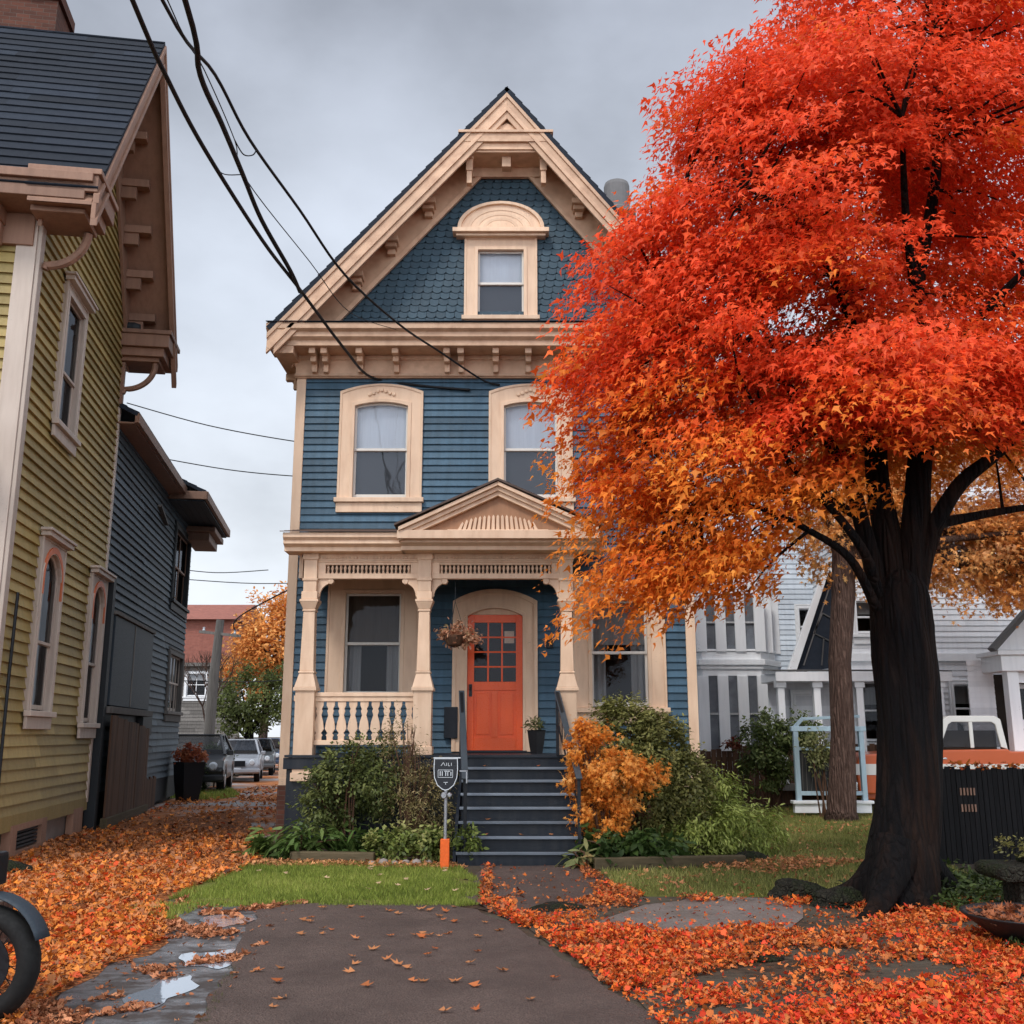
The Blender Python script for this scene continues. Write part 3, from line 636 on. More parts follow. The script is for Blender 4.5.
# ---------------------------------------------------------------- porch
DZ = 1.32; DF = 15.3
b = MB(); y = DF - .05
while y < HY - .03: b.box(-3.3, 1.18, y, min(y + .095, HY - .03), DZ - .035, DZ); y += .1
b.build('porch_deck', 'tread', H)
b = MB(); b.box(-3.28, -.78, DF + .04, DF + .08, .12, DZ - .04); b.box(.96, 1.16, DF + .04, DF + .08, .12, DZ - .04); b.box(-3.28, -3.24, DF + .08, HY, .12, DZ - .04); b.box(1.12, 1.16, DF + .08, HY, .12, DZ - .04); b.box(-3.32, 1.2, DF - .02, DF + .03, DZ - .2, DZ - .04)
b.build('porch_skirt', 'navy', H, bevel=.005)
def column(x, w=1., zb=DZ, solo=False):
    b = MB(); y = DF + .14; q = .135 * w
    b.box(x - q, x + q, y - q, y + q, zb, 2.26); b.box(x - q - .02, x + q + .02, y - q - .02, y + q + .02, zb, zb + .12); b.box(x - q - .03, x + q + .03, y - q - .03, y + q + .03, 2.24, 2.29)
    def fru(r0, r1, z0, z1):
        vs = [(x + sx * r, y + sy * r, z) for r, z in ((r0, z0), (r1, z1)) for sx, sy in ((-1, -1), (1, -1), (1, 1), (-1, 1))]
        b.add(vs, [(3, 2, 1, 0), (4, 5, 6, 7)] + [(i, (i + 1) % 4, 4 + (i + 1) % 4, 4 + i) for i in range(4)])
    fru(.155 * w, .10 * w, 2.29, 2.50); b.box(x - .112 * w, x + .112 * w, y - .112 * w, y + .112 * w, 2.50, 2.53)
    fru(.098 * w, .082 * w, 2.53, 3.42); b.box(x - .095 * w, x + .095 * w, y - .095 * w, y + .095 * w, 3.42, 3.45); fru(.085 * w, .13 * w, 3.45, 3.56); b.box(x - .135 * w, x + .135 * w, y - .135 * w, y + .135 * w, 3.56, 3.60)
    b.box(x - .115 * w, x + .115 * w, y - .115 * w, y + .115 * w, 3.60, 3.72); b.box(x - .10, x + .10, y - .11, y + .10, 3.72, 4.28); b.box(x - .115, x + .115, y - .125, y + .1, 3.88, 3.92); b.box(x - .12, x + .12, y - .13, y + .1, 4.20, 4.30)
    b.build('porch_column', 'cream', H, bevel=.008)
    b = MB()
    for s in ((-1, 1) if not solo else (1,)):
        b.cut(); n = 8; pts = [(x + s * .10, 3.93), (x + s * .34, 3.93), (x + s * .34, 3.88)] + [(x + s * (.34 - .2 * math.sin(PI / 2 * k / n)), 3.66 + .2 * (math.cos(PI / 2 * k / n))) for k in range(n + 1)] + [(x + s * .10, 3.62)]
        b.prism(pts, 'y', y - .03, y + .03)
        b.lathe([(.045, -.045), (.05, -.03), (.05, .03), (.045, .045)], (x + s * .30, y, 3.885), 10, 'y')
    b.build('column_bracket', 'cream', H, bevel=.005)
column(-3.05, 1.05, .95, True); column(-1.32); column(.82)
def frieze(x0, x1):
    b = MB(); y = DF + .14
    b.box(x0, x1, y - .07, y + .07, 4.17, 4.30); b.box(x0, x1, y - .06, y + .06, 3.92, 4.0); b.box(x0, x1, y - .085, y - .07, 4.19, 4.215); b.box(x0, x0 + .12, y - .055, y + .055, 4.0, 4.17); b.box(x1 - .12, x1, y - .055, y + .055, 4.0, 4.17)
    n = int((x1 - x0) / .05)
    for k in range(n): x = x0 + (k + .5) * (x1 - x0) / n; b.box(x - .012, x + .012, y - .095, y - .07, 4.225, 4.255)
    fz = b.build('porch_frieze', 'cream', H, bevel=.004)
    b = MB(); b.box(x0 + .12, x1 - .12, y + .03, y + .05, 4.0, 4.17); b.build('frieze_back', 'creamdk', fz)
    b = MB(); L = x1 - x0 - .24; n = int(L / .062)
    for k in range(n):
        x = x0 + .12 + (k + .5) * L / n; 
        b.lathe([(.016, 4.0), (.022, 4.02), (.012, 4.04), (.024, 4.085), (.012, 4.13), (.022, 4.15), (.016, 4.17)], (x, y - .01, 0), 6, cap=False)
    b.box(x0 + .12, x1 - .12, y - .05, y + .01, 4.135, 4.17); b.build('frieze_spindles', 'cream', fz)
    b = MB(); b.box(x0 + .14, x1 - .14, y + .012, y + .029, 4.0, 4.135); b.build('frieze_shadow_board', 'int', fz)  # dark board stands in for the shade behind the spindles
frieze(-2.95, -1.42); frieze(-1.22, .72); 
b = MB(); b.box(-3.26, -3.20, DF + .2, HY - .05, 3.95, 4.3); b.box(.87, .93, DF + .2, HY - .05, 3.95, 4.3); b.build('porch_side_beam', 'cream', H)
b = MB()
b.box(-3.20, 1.10, DF + .1, HY - .03, 4.26, 4.29); b.build('porch_ceiling', 'navy', H)
b = MB(); prof = [(15.0, 4.56), (15.0, 4.49), (15.05, 4.45), (15.05, 4.40), (15.14, 4.36), (15.14, 4.30), (15.5, 4.30), (15.5, 4.56)]
b.prism(prof, 'x', -3.42, -1.62); b.prism(prof, 'x', 1.2, 1.38)
b.prism([(p - .10, z) for p, z in prof], 'x', -1.66, 1.26)
b.prism([(-3.42, 4.56), (-3.42, 4.49), (-3.37, 4.45), (-3.37, 4.40), (-3.28, 4.36), (-3.28, 4.30), (-3.1, 4.30), (-3.1, 4.56)], 'y', 15.5, HY - .05)
b.build('porch_cornice', 'cream', H, bevel=.006)
b = MB(basis((-3.46, 14.96, 4.565), (1, 0, 0), (0, 2.04, .44))); clap(b, 0, 4.86, 0, 2.07, .3, .012, brk=1.6); b.build('porch_roof', 'porchroof', H, recalc=False)
# pediment
pa, pz, pl, pr, py = -.21, 5.30, -1.68, 1.28, 14.86
b = MB()
for xe in (pl, pr):
    for o0, o1, yy in ((0, .06, py - .05), (.06, .13, py), (.13, .20, py + .04)):
        b.prism([(xe, 4.58 - o0 * .0 + .03 - o0), (pa, pz - o0), (pa, pz - o1), (xe, 4.61 - o1)], 'y', yy, py + .2)
b.box(pl - .02, pr + .02, py - .02, py + .22, 4.44, 4.565)
pd = b.build('pediment', 'cream', H, bevel=.005)
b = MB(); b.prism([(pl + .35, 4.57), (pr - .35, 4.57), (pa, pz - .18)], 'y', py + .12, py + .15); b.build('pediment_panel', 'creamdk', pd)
b = MB()
for k in range(-8, 9):
    h = .20 * math.sqrt(max(0.05, 1 - (k / 9) ** 2)); b.prism([(pa + k * .072 - .026, 4.585), (pa + k * .072 + .026, 4.585), (pa + k * .066 + .02, 4.59 + h), (pa + k * .066, 4.62 + h), (pa + k * .066 - .02, 4.59 + h)], 'y', py + .085, py + .12)
b.box(pa - .75, pa + .75, py + .06, py + .12, 4.567, 4.59); b.build('pediment_carving', 'cream', pd, bevel=.004)
b = MB()
for xe in (pl - .06, pr + .06): 
    q = [(xe, 4.625), (pa, pz + .012), (pa, pz + .045), (xe, 4.655)]; b.prism(q, 'y', py - .08, HY - .02)
b.build('pediment_roof', 'porchroof', H)
# balustrade
b = MB(); y = DF + .14
b.box(-2.92, -1.45, y - .055, y + .055, 2.16, 2.22); b.box(-2.92, -1.45, y - .035, y + .035, 2.09, 2.158); b.box(-2.92, -1.45, y - .04, y + .04, 1.46, 1.53)
bl = b.build('balustrade', 'cream', H, bevel=.006)
n = 9
for k in range(n):
    b = MB(); x = -2.85 + k * (1.33 / (n - 1)) ; pr_ = [(0, .045), (.05, .045), (.07, .06), (.10, .035), (.16, .075), (.26, .062), (.36, .032), (.42, .05), (.45, .036), (.50, .06), (.56, .06)]
    b.prism([(x - w, 1.53 + z) for z, w in pr_] + [(x + w, 1.53 + z) for z, w in pr_[::-1]], 'y', y - .016, y + .016); b.build('baluster', 'cream', bl, bevel=.003)
b = MB()
for yy in np.linspace(DF + .35, HY - .2, 8): b.box(-3.24, -3.20, yy - .03, yy + .03, 1.4, 2.1)
b.box(-3.26, -3.18, DF + .25, HY - .03, 2.1, 2.18); b.build('side_balustrade', 'cream', H)
# ---------------------------------------------------------------- steps and railings
for k in range(1, 8):
    z = .165 * k; y0 = 13.5 + .26 * (k - 1)
    b = MB(); b.box(-.70, .90, y0 - .035, y0 + .27, z - .04, z); st = b.build('stair_tread', 'tread', H, bevel=.006)
    b = MB(); b.box(-.705, .905, y0 - .042, y0 - .002, z - .034, z + .003); b.build('nosing', 'nosing', st, bevel=.006)
b = MB()
for k in range(1, 9): z = .165 * k; y0 = 13.5 + .26 * (k - 1); b.box(-.69, .89, y0, y0 + .02, z - .165, z - .042)
for x in (-.745, .905): b.prism([(13.48, 0), (13.48, .17), (15.3, 1.31), (15.3, 0)], 'x', x, x + .04)
b.build('stair_riser', 'navy', H)
def railing(xt, xb, m2, wide):
    b = MB(); T = V((xt, 15.2, 2.20)); B = V((xb, 13.62, 1.10))
    b.bar(T, B, .05, .04); b.bar(T + V((0, 0, -.42)), B + V((0, 0, -.42)), .022); b.bar(T + V((0, .0, .02)), (xt, 15.2, DZ), .045); b.bar(B + V((0, 0, .02)), (xb, 13.62, .16), .045)
    for k in range(1, 8): p = T.lerp(B, k / 8); b.bar(p, p + V((0, 0, -.42)), .014)
    o = b.build('railing', 'black', H, bevel=.003)
    b = MB(); b.bar(T + V((0, .05, .035)), B + V((0, -.12, -.045)), wide, .022); b.build('handrail', m2, o, bevel=.005)
railing(-.74, -.60, 'rail', .085); railing(.66, .86, 'rail', .085)
# small vent box by the door
b = MB(F(-1.0)); b.box(-.10, .12, -.12, -.02, 1.55, 2.05); b.build('mailbox', 'navy', H, bevel=.01)
b = MB(F(.62)); b.box(-.06, .06, -.07, -.02, 3.0, 3.16); b.build('porch_meter_box', 'navy', H, bevel=.006)

# ---- hanging basket and plant pot
t = thing('hanging_basket', 'hanging basket of faded orange flowers between the porch column and the orange door', 'flower basket', (-.87, 15.62, 2.95))
b = MB(); b.lathe([(.02, 2.90), (.12, 2.94), (.17, 3.05), (.18, 3.08)], (-.87, 15.62, 0), 14, cap=False); b.build('basket', 'brown', t)
b = MB()
for a in (0, 2.1, 4.2): b.tube([(-.87 + .17 * math.cos(a), 15.62 + .17 * math.sin(a), 3.07), (-.87, 15.62, 3.6)], .004, 4)
b.tube([(-.87, 15.62, 3.6), (-.87, 15.62, 4.27)], .006, 4); b.build('chain', 'black', t)
shrub(t, 'flowers', [(-.87, 15.6, 3.14, .30, .2, .17), (-.70, 15.55, 3.04, .2, .15, .14)], 1300, .058, [(.14, .10, .04), (.55, .24, .14), (.75, .42, .26), (.20, .20, .08)], T_OVAL, 'green', .2, .3, .5, thick=.07)
t = thing('potted_plant', 'small dark planter with a fading plant beside the orange door', 'potted plant', (.38, 16.3, 1.32))
b = MB(); b.lathe([(.09, 1.32), (.12, 1.5), (.14, 1.66), (.15, 1.68), (.12, 1.68), (.11, 1.6)], (.38, 16.3, 0), 4); b.build('planter', 'potblack', t)
shrub(t, 'foliage', [(.38, 16.3, 1.75, .15, .13, .1)], 220, .07, [(.05, .06, .02), (.14, .15, .06), (.25, .2, .1)], T_LONG, 'green', .1, .3, .3, thick=.06)

# ================================================================== olive house
TA = V((-.1564, .9877, 0)); OA = V((-6.38, 12.7, 0)); NA = V((-.9877, -.1564, 0))
WS = basis(OA, TA, (0, 0, 1))                      # alley wall: x along the wall, y inward
G = thing('house', 'olive green clapboard house with weathered tan eaves, nearest on the left', 'house', tuple(OA), math.atan2(TA.y, TA.x))
OL = 5.25; rz = 13.2; rs = 2.62; sl = 1.42
def ow(z, side): return max(0, rs - (rz - .25 - z) / sl) if side < 0 else min(OL, rs + (rz - .25 - z) / sl)
oh = [(1.33, 2.31, 5.92, 8.0), (1.37, 2.35, 1.9, 4.2), (4.26, 5.14, 1.75, 4.1)]
b = MB(WS); clap(b, lambda z: ow(z, -1), lambda z: ow(z, 1), .56, 12.8, .15, .042, oh, jit=.003); b.build('gable_wall', 'olive', G, recalc=False)
WF = basis(OA + NA * 6.0, -NA, (0, 0, 1))           # front wall: x to the corner, 6 m long
b = MB(WF); clap(b, 0, 5.85, .56, 8.9, .15, .042, jit=.003); b.build('front_wall', 'olive', G, recalc=False)
b = MB(basis(OA + TA * OL, NA, (0, 0, 1))); clap(b, 0.1, 6, .56, 8.9, .135, .03); b.build('rear_wall', 'olive', G, recalc=False)
b = MB(WS); b.box(-.035, .13, -.055, .0, .5, 9.2); b.box(-.055, -.0, 0, .26, .5, 8.9); b.cut(); b.box(OL - .06, OL + .05, -.05, .12, .5, 9.2); b.build('corner_board', 'palewood', G, bevel=.008)
b = MB(WS); b.box(.0, OL, -.045, -.0, .38, .58); b.build('skirt_board', 'olive', G)
b = MB(WS); b.box(0.0, OL - .05, .08, 5.9, 0, .45); b.build('foundation', 'concrete', G)
b = MB(WS); b.box(1.2, 1.45, -.06, .06, .02, .44); b.box(2.6, 2.85, -.06, .06, .02, .44); b.box(1.45, 2.6, -.06, .06, .02, .10); b.box(1.45, 2.6, -.06, .06, .36, .44); b.cut(); b.box(4.4, 5.0, -.05, .06, .0, .44)
fv = b.build('cellar_frame', 'tan', G)
b = MB(WS)
for k in range(5): b.box(1.5, 2.55, -.02, .03, .12 + k * .05, .15 + k * .05)
b.build('cellar_louvre', 'barndk', fv)
def olwin(x, z0, z1, gw, arch, lab=None):
    w = window(G, basis(OA + TA * x - NA * .05, TA, (0, 0, 1)), gw, z0, z1 - arch, arch, .12, .0 if arch else .0, mats=('palewood', 'palewood', 'glassdk'), blind=0, curtain=True, blindmat='curtain', split=.42, lintel=.07, deep=.03, ctop=.16 + arch, screen=False, label=lab)
    if arch:
        b = MB(basis(OA + TA * x - NA * .05, TA, (0, 0, 1))); o_ = [(-gw / 2 - .03, z1 - arch - .25), (-gw / 2 - .03, z1 - arch)] + [(-(gw / 2 + .03) * math.cos(PI * k / 12), z1 - arch + (arch + .09) * math.sin(PI * k / 12)) for k in range(1, 12)] + [(gw / 2 + .03, z1 - arch), (gw / 2 + .03, z1 - arch - .25)]
        i_ = [(-gw / 2 + .02, z1 - arch - .25), (-gw / 2 + .02, z1 - arch)] + [(-(gw / 2 - .02) * math.cos(PI * k / 12), z1 - arch + (arch - .0) * math.sin(PI * k / 12)) for k in range(1, 12)] + [(gw / 2 - .02, z1 - arch), (gw / 2 - .02, z1 - arch - .25)]
        strip(b, o_, i_, -.056, -.03); b.build('orange_arch', 'peach', w)
    return w
olwin(1.82, 6.02, 7.95, .92, 0); olwin(1.86, 1.95, 4.15, .92, .38); olwin(4.70, 1.82, 4.08, .82, .34)
# roof of the olive house
ovh = .86
for side in (-1, 1):
    L = (rs + .62) ; dz = L * sl
    if side < 0: o = OA + TA * (-.62) + NA * 7 + V((0, 0, rz - dz)); x = -NA; zz = TA * L + V((0, 0, dz))
    else: o = OA + TA * (rs * 2 + .62) - NA * ovh + V((0, 0, rz - dz)); x = NA; zz = -TA * L + V((0, 0, dz))
    b = MB(basis(o, x, zz)); w = 7 + ovh; LL = V(zz).length
    clap(b, 0, w, 0, LL, .24, .025, brk=1.1, jit=.004); b.box(0, w, 0, .08, 0, LL, 0); b.build('roof', 'slate', G, recalc=False)
def oz(s): return rz - abs(s - rs) * sl
b = MB(WS)   # rake boards, soffit and frieze along the gable overhang
for se in (-.62, rs * 2 + .62):
    for a, c, y0, y1 in ((.07, .20, -ovh - .03, -ovh + .05), (.20, .42, -ovh, -ovh + .06), (.42, .52, -ovh - .03, -ovh + .06)):
        b.prism([(se, oz(se) - a), (rs, rz - a), (rs, rz - c), (se, oz(se) - c)], 'y', y0, y1)
    b.prism([(se, oz(se) - .18), (rs, rz - .18), (rs, rz - .23), (se, oz(se) - .23)], 'y', -ovh + .06, .0)
    s2 = se + (.4 if se < 0 else -.4)
    b.prism([(s2, oz(s2) - .23), (rs, rz - .23), (rs, rz - .95), (s2, oz(s2) - .95)], 'y', -.09, -.035)
b.build('rake_board', 'tan', G, bevel=.006)
b = MB(WS)
for k in range(1, 6):
    for sg in (-1, 1):
        b.cut(); s = rs + sg * (.25 + k * .46); z = oz(s) - .28; b.box(s - .09, s + .09, -.55, -.09, z - .2, z - .06); b.box(s - .06, s + .06, -.34, -.09, z - .42, z - .2)
b.build('rake_bracket', 'tan', G, bevel=.006)
for s0, s1 in ((-.62, .34), (OL - .30, rs * 2 + .66)):
    b = MB(WS); ez = 8.68
    b.box(s0, s1, -ovh, .02, ez - .12, ez + .12); b.box(s0 - .03, s1 + .03, -ovh - .04, 0.02, ez + .12, ez + .2); b.box(s0 + .08, s1 - .04, -ovh + .09, 0, ez - .28, ez - .12); b.box(s0 + .16, s1 - .1, -ovh + .18, -.0, ez - .36, ez - .28)
    b.build('eave_return', 'tan', G, bevel=.01)
b = MB(WF); b.box(0, 6.7, -.62, 0.1, 8.45, 8.68); b.box(0, 6.8, -.68, .1, 8.68, 8.80); b.box(0, 5.96, -.09, 0, 8.0, 8.45)
for x in (5.5, 4.7, 3.9, 3.1, 2.3): b.cut(); b.box(x - .1, x + .1, -.42, -.09, 8.25, 8.45); b.box(x - .08, x + .08, -.22, -.09, 7.95, 8.25)
b.build('front_cornice', 'tan', G, bevel=.008)
b = MB(WS); 
for s_, sg in ((OL - .04, 1),):
    n = 12; b.tube([(s_ - .0 , -.06 - .0, 7.72)] + [(s_, -.10 - .5 * math.sin(PI / 2 * k / n), 7.80 + .48 * (1 - math.cos(PI / 2 * k / n))) for k in range(n + 1)] + [(s_, -.6, 8.34)], .055, 8)
    b.box(s_ - .05, s_ + .05, -.08, -.02, 7.5, 8.3)
b.cut(); b.tube([(.1, -.08, 7.75)] + [(.1, -.1 - .5 * math.sin(PI / 2 * k / 10), 7.8 + .5 * (1 - math.cos(PI / 2 * k / 10))) for k in range(11)], .06, 8)
b.build('curved_bracket', 'tan', G)
b = MB(WS); b.lathe([(.0, -.32), (.09, -.30), (.12, -.2), (.12, -.04)], (OL - .12, 0, 8.95), 12, 'y'); b.build('eave_lamp', 'barndk', G)
b = MB(WF); b.box(3.5, 4.85, 3.3, 4.1, 11.6, 14.3); b.box(3.44, 4.91, 3.24, 4.16, 14.3, 14.5); b.build('chimney', 'brick', G)
b = MB(WF); b.box(3.3, 5.25, -.75, 0, 3.2, 5.3); b.build('bay', 'brick', G)
b = MB(WF); b.box(3.2, 5.38, -.9, 0, 5.3, 5.45); b.box(3.1, 5.46, -1.0, 0, 5.45, 5.62); b.build('bay_cornice', 'tan', G, bevel=.02)
b = MB(WS); b.tube([(.45, -.07, .5), (.45, -.06, 2.4), (.40, -.08, 3.4)], .02, 6); b.build('conduit', 'black', G)

# ================================================================== slate-blue barn-like house
BA = V((-7.25, 18.1, 0)); WB = basis(BA, TA, (0, 0, 1)); BL = 9.3
K = thing('house', 'slate blue clapboard house with a deep projecting eave, behind the olive house', 'house', tuple(BA), math.atan2(TA.y, TA.x))
bh = [(6.6, 9.0, 4.8, 6.65), (6.9, 9.1, 2.15, 3.6)]
b = MB(WB); clap(b, 0, BL, .62, 7.2, .15, .042, bh, jit=.006); b.build('alley_wall', 'barn', K, recalc=False)
b = MB(basis(BA + NA * 7, -NA, (0, 0, 1))); clap(b, 0, 7, .6, 7.2, .15, .03); b.build('side_wall', 'barn', K, recalc=False)
b = MB(basis(BA + TA * BL, NA, (0, 0, 1))); clap(b, 0, 7, .6, 7.2, .15, .03); b.build('side_wall', 'barn', K, recalc=False)
b = MB(WB); b.box(.05, BL - .05, .08, 6.9, 0, .62); b.box(3.9, BL, -.02, .06, .1, .64); b.build('foundation', 'barndk', K)
b = MB(WB)
for k in range(14): x = 4.0 + k * .16; b.box(x, x + .15, -.06, -.02, .02, .7 - .03 * (k % 3))
b.build('skirting_boards', 'brown', K)
for cx, z0, z1, gw, lab in ((7.8, 4.85, 6.6, 2.2, 'wide upper window facing the alley'), (8.0, 2.2, 3.55, 2.0, None)):
    window(K, basis(BA + TA * cx, TA, (0, 0, 1)), gw, z0, z1, 0, .14, 0, mats=('greywood' if lab is None else 'barndk', 'palewood' if lab is None else 'tan', 'glassdk'), blind=.8 if lab is None else .0, blindmat='curtain', screen=False, mull=3 if lab is None else 1, split=.5, label=lab)
b = MB(WB); b.box(.35, 4.1, -.16, -.04, 2.12, 3.72); pn = b.build('bay_panel', 'barnpanel', K, bevel=.01)
b = MB(WB); b.box(.25, 4.2, -.24, -.02, 1.98, 2.10); b.box(.3, 4.15, -.20, -.03, 3.73, 3.80); b.box(2.1, 2.16, -.175, -.155, 2.14, 3.7); b.build('panel_ledge', 'greywood', pn, bevel=.006)
b = MB(WB); b.box(3.3, 4.3, -.22, -.03, 1.6, 1.97); b.box(.2, 3.3, -.1, -.03, 1.75, 1.97); b.build('underside_box', 'barndk', pn)
b = MB(WB); b.box(-.04, .16, -.16, .02, 0, 4.4); b.build('dark_pilaster', 'barndk', K)
# roof, eaves
b = MB(basis(BA + TA * -.3 - NA * .40 + V((0, 0, 7.35)), TA, NA * 3.8 + V((0, 0, 1.9)))); clap(b, 0, 5.9, 0, 4.2, .25, .02, brk=1.2); b.box(0, 5.9, 0, .07, 0, 4.2); b.build('roof', 'slate', K, recalc=False)
b = MB(basis(BA + TA * 10.2 + NA * 7.6 + V((0, 0, 7.35)), -TA, -NA * 4.3 + V((0, 0, 1.9)))); clap(b, 0, 10.5, 0, 4.7, .25, .02, brk=1.2); b.build('roof', 'slate', K, recalc=False)
b = MB(basis(BA + TA * 5.4 - NA * .86 + V((0, 0, 7.25)), TA, NA * 4.2 + V((0, 0, 2.0)))); clap(b, 0, 4.8, 0, 5.1, .25, .02, brk=1.2); b.box(0, 4.8, 0, .07, 0, 5.1); b.build('roof', 'slate', K, recalc=False)
b = MB(WB); b.box(-.3, 5.5, -.42, -.34, 7.16, 7.34); b.box(-.3, 5.5, -.34, 0, 7.14, 7.17); b.build('eave_board', 'tan', K, bevel=.006)
b = MB(WB); b.box(5.4, 10.2, -.92, -.84, 7.04, 7.24); b.box(10.12, 10.2, -.84, .3, 7.04, 7.24); b.box(5.36, 5.44, -.9, 0, 7.04, 7.23); b.build('eave_board', 'tan', K, bevel=.008)
b = MB(WB)
for k in range(5): y = -.83 + k * .16; b.box(5.45, 10.1, y, y + .15, 7.0, 7.03)
b.build('slatted_soffit', 'barnpanel', K)
b = MB(WB); b.box(8.4, 10.1, -.6, 0, 6.6, 6.82); b.box(8.3, 10.2, -.75, 0, 6.82, 6.97); b.build('window_hood', 'tan', K, bevel=.02)
b = MB(WB); b.bar((4.2, -.05, 6.6), (5.1, -.06, 6.35), .12, .05); b.build('loose_board', 'greywood', K)
b = MB(WB); b.prism([(0, 7.2), (BL, 7.2), (BL, 7.6), (0, 7.6)], 'y', .6, 6.8); b.build('attic_wall', 'barn', K)
# brown boarded gate
t = thing('wooden_gate', 'brown vertical board gate leaning below the grey blue panel', 'gate', tuple(BA), math.atan2(TA.y, TA.x))
for k in range(22):
    b = MB(WB); x = .25 + k * .165; b.box(x, x + .155, -.26 + random.uniform(-.006, .006), -.23, .14, 1.95 - .01 * k + random.uniform(-.02, .02)); b.build('board', 'brown', t)
b = MB(WB); b.box(.2, 3.95, -.32, -.2, .02, .2); b.build('bottom_rail', 'deckwood', t)
# ================================================================== white houses on the right
def plainwin(parent, x, z0, z1, gw, y, mats=('wtrim', 'wtrim', 'glassdk'), blind=.4, sill=True, split=.5, cas=.1):
    return window(parent, F(x, y), gw, z0, z1, 0, cas, 0, mats=mats, blind=blind, blindmat='curtain', screen=False, sill=sill, split=split, deep=.05)
W1 = thing('house', 'bluish white house with a two storey bay, just right of the blue house', 'house', (6.6, 28, 0))
b = MB(F(0, 28)); clap(b, 4.6, 9.0, .5, 9.2, .14, .025, [(7.8, 8.6, 3.98, 5.0)]); clap(b, 4.6, 9.0, 9.2, 9.3, .14, .025); b.build('front_wall', 'wclapblue', W1, recalc=False)
b = MB(basis((4.6, 36, 0), (0, -1, 0), (0, 0, 1))); clap(b, 0, 8, .5, 9.2, .14, .025); b.build('side_wall', 'wclapblue', W1, recalc=False)
b = MB(); b.box(4.62, 8.98, 28.06, 36, 0, .5); b.build('foundation', 'concrete', W1)
b = MB(basis((4.3, 27.5, 9.1), (1, 0, 0), (0, 4.5, 4.2))); clap(b, 0, 5.2, 0, 6.1, .25, .02); b.box(0, 5.2, 0, .1, 0, 6.1); b.build('roof', 'greyroof', W1, recalc=False)
b = MB(); b.box(4.3, 9.3, 27.55, 28, 8.9, 9.2); b.build('eave_board', 'wtrim', W1)
plainwin(W1, 8.2, 4.0, 5.0, .72, 28, blind=.0)
# canted bay, two storeys: faces as frames
bayp = [(4.62, 28.0), (5.0, 27.15), (6.55, 27.15), (7.15, 28.0)]
b = MB()
for lo, hi, gr_ in ((.55, 3.35, 0), (3.6, 6.6, 0)):
    pass
b.prism(bayp, 'z', .35, 1.15); b.prism(bayp, 'z', 3.12, 3.4); b.prism(bayp, 'z', 3.55, 3.75); b.prism(bayp, 'z', 5.3, 6.4)
for (xa, ya), (xb, yb), n in ((bayp[0], bayp[1], 2), (bayp[1], bayp[2], 3), (bayp[2], bayp[3], 2)):
    for k in (range(n + 1) if n == 3 else (range(n) if xa < 4.9 else range(1, n + 1))):
        f = k / n; px, py_ = xa + (xb - xa) * f, ya + (yb - ya) * f; b.box(px - .14, px + .14, py_ - .06, py_ + .08, 1.15, 3.12); b.box(px - .14, px + .14, py_ - .05, py_ + .08, 3.75, 5.3)
bay = b.build('bay', 'wtrim', W1, bevel=.01)
ctr = V((5.85, 27.95)); 
def grow(p, k): return [(ctr.x + (x - ctr.x) * k, ctr.y + (y - ctr.y) * k) for x, y in p]
b = MB(); b.prism(grow(bayp, 1.12), 'z', 3.4, 3.55); b.prism(grow(bayp, 1.06), 'z', 3.3, 3.398); b.prism(grow(bayp, 1.03), 'z', 1.1, 1.17); b.prism(grow(bayp, 1.03), 'z', 3.76, 3.82); b.prism(grow(bayp, 1.12), 'z', 6.4, 6.6); b.build('bay_cornice', 'wtrim', bay, bevel=.01)
b = MB(); b.prism(grow(bayp, .985), 'z', 1.14, 3.13); b.cut(); b.prism(grow(bayp, .985), 'z', 3.74, 5.31); b.build('bay_glass', 'glassdk', bay)
b = MB(); b.prism(grow(bayp, .96), 'z', 1.13, 3.14); b.cut(); b.prism(grow(bayp, .96), 'z', 3.73, 5.32); b.build('bay_interior', 'roomgrey', bay)
b = MB(); 
for k in range(3):
    x = 5.0 + (k + .5) * .517; b.box(x - .2, x + .2, 27.13, 27.17, 2.12, 2.17); b.box(x - .2, x + .2, 27.13, 27.17, 4.5, 4.55)
b.build('bay_sash', 'curtain', bay)
# steep grey gable with white rake
W2 = thing('house', 'white clapboard house with a steep grey gable, porch and tall walls behind the large tree', 'house', (11, 26, 0))
hol = [(8.72, 9.28, 4.1, 5.0), (8.74, 9.22, 1.4, 3.0), (11.0, 11.5, 1.6, 2.9)]
b = MB(F(0, 26)); clap(b, 8.3, 14.2, .4, 9.0, .14, .025, hol); b.build('front_wall', 'wclap', W2, recalc=False)
b = MB(basis((8.3, 34, 0), (0, -1, 0), (0, 0, 1))); clap(b, 0, 8, .4, 9.0, .14, .025); b.build('side_wall', 'wclap', W2, recalc=False)
b = MB(F(0, 26)); b.box(8.24, 8.42, -.05, 0, .4, 9); b.box(11.55, 11.8, -.06, 0, .4, 3.5); b.box(8.3, 14.2, -.08, 0, 3.42, 3.62); b.box(8.3, 14.2, -.04, 0, .3, .45); b.build('corner_board', 'wtrim', W2, bevel=.006)
b = MB(); b.box(8.4, 14, 26.06, 34, 0, .4); b.build('foundation', 'concrete', W2)
plainwin(W2, 9.0, 4.12, 4.95, .52, 26); plainwin(W2, 8.98, 1.45, 2.95, .44, 26, cas=.16); plainwin(W2, 11.25, 1.65, 2.85, .44, 26, cas=.1)
b = MB(basis((8.0, 25.5, 8.9), (1, 0, 0), (0, 4.5, 4.0))); clap(b, 0, 6.6, 0, 6.0, .25, .02); b.box(0, 6.6, 0, .1, 0, 6); b.build('roof', 'greyroof', W2, recalc=False)
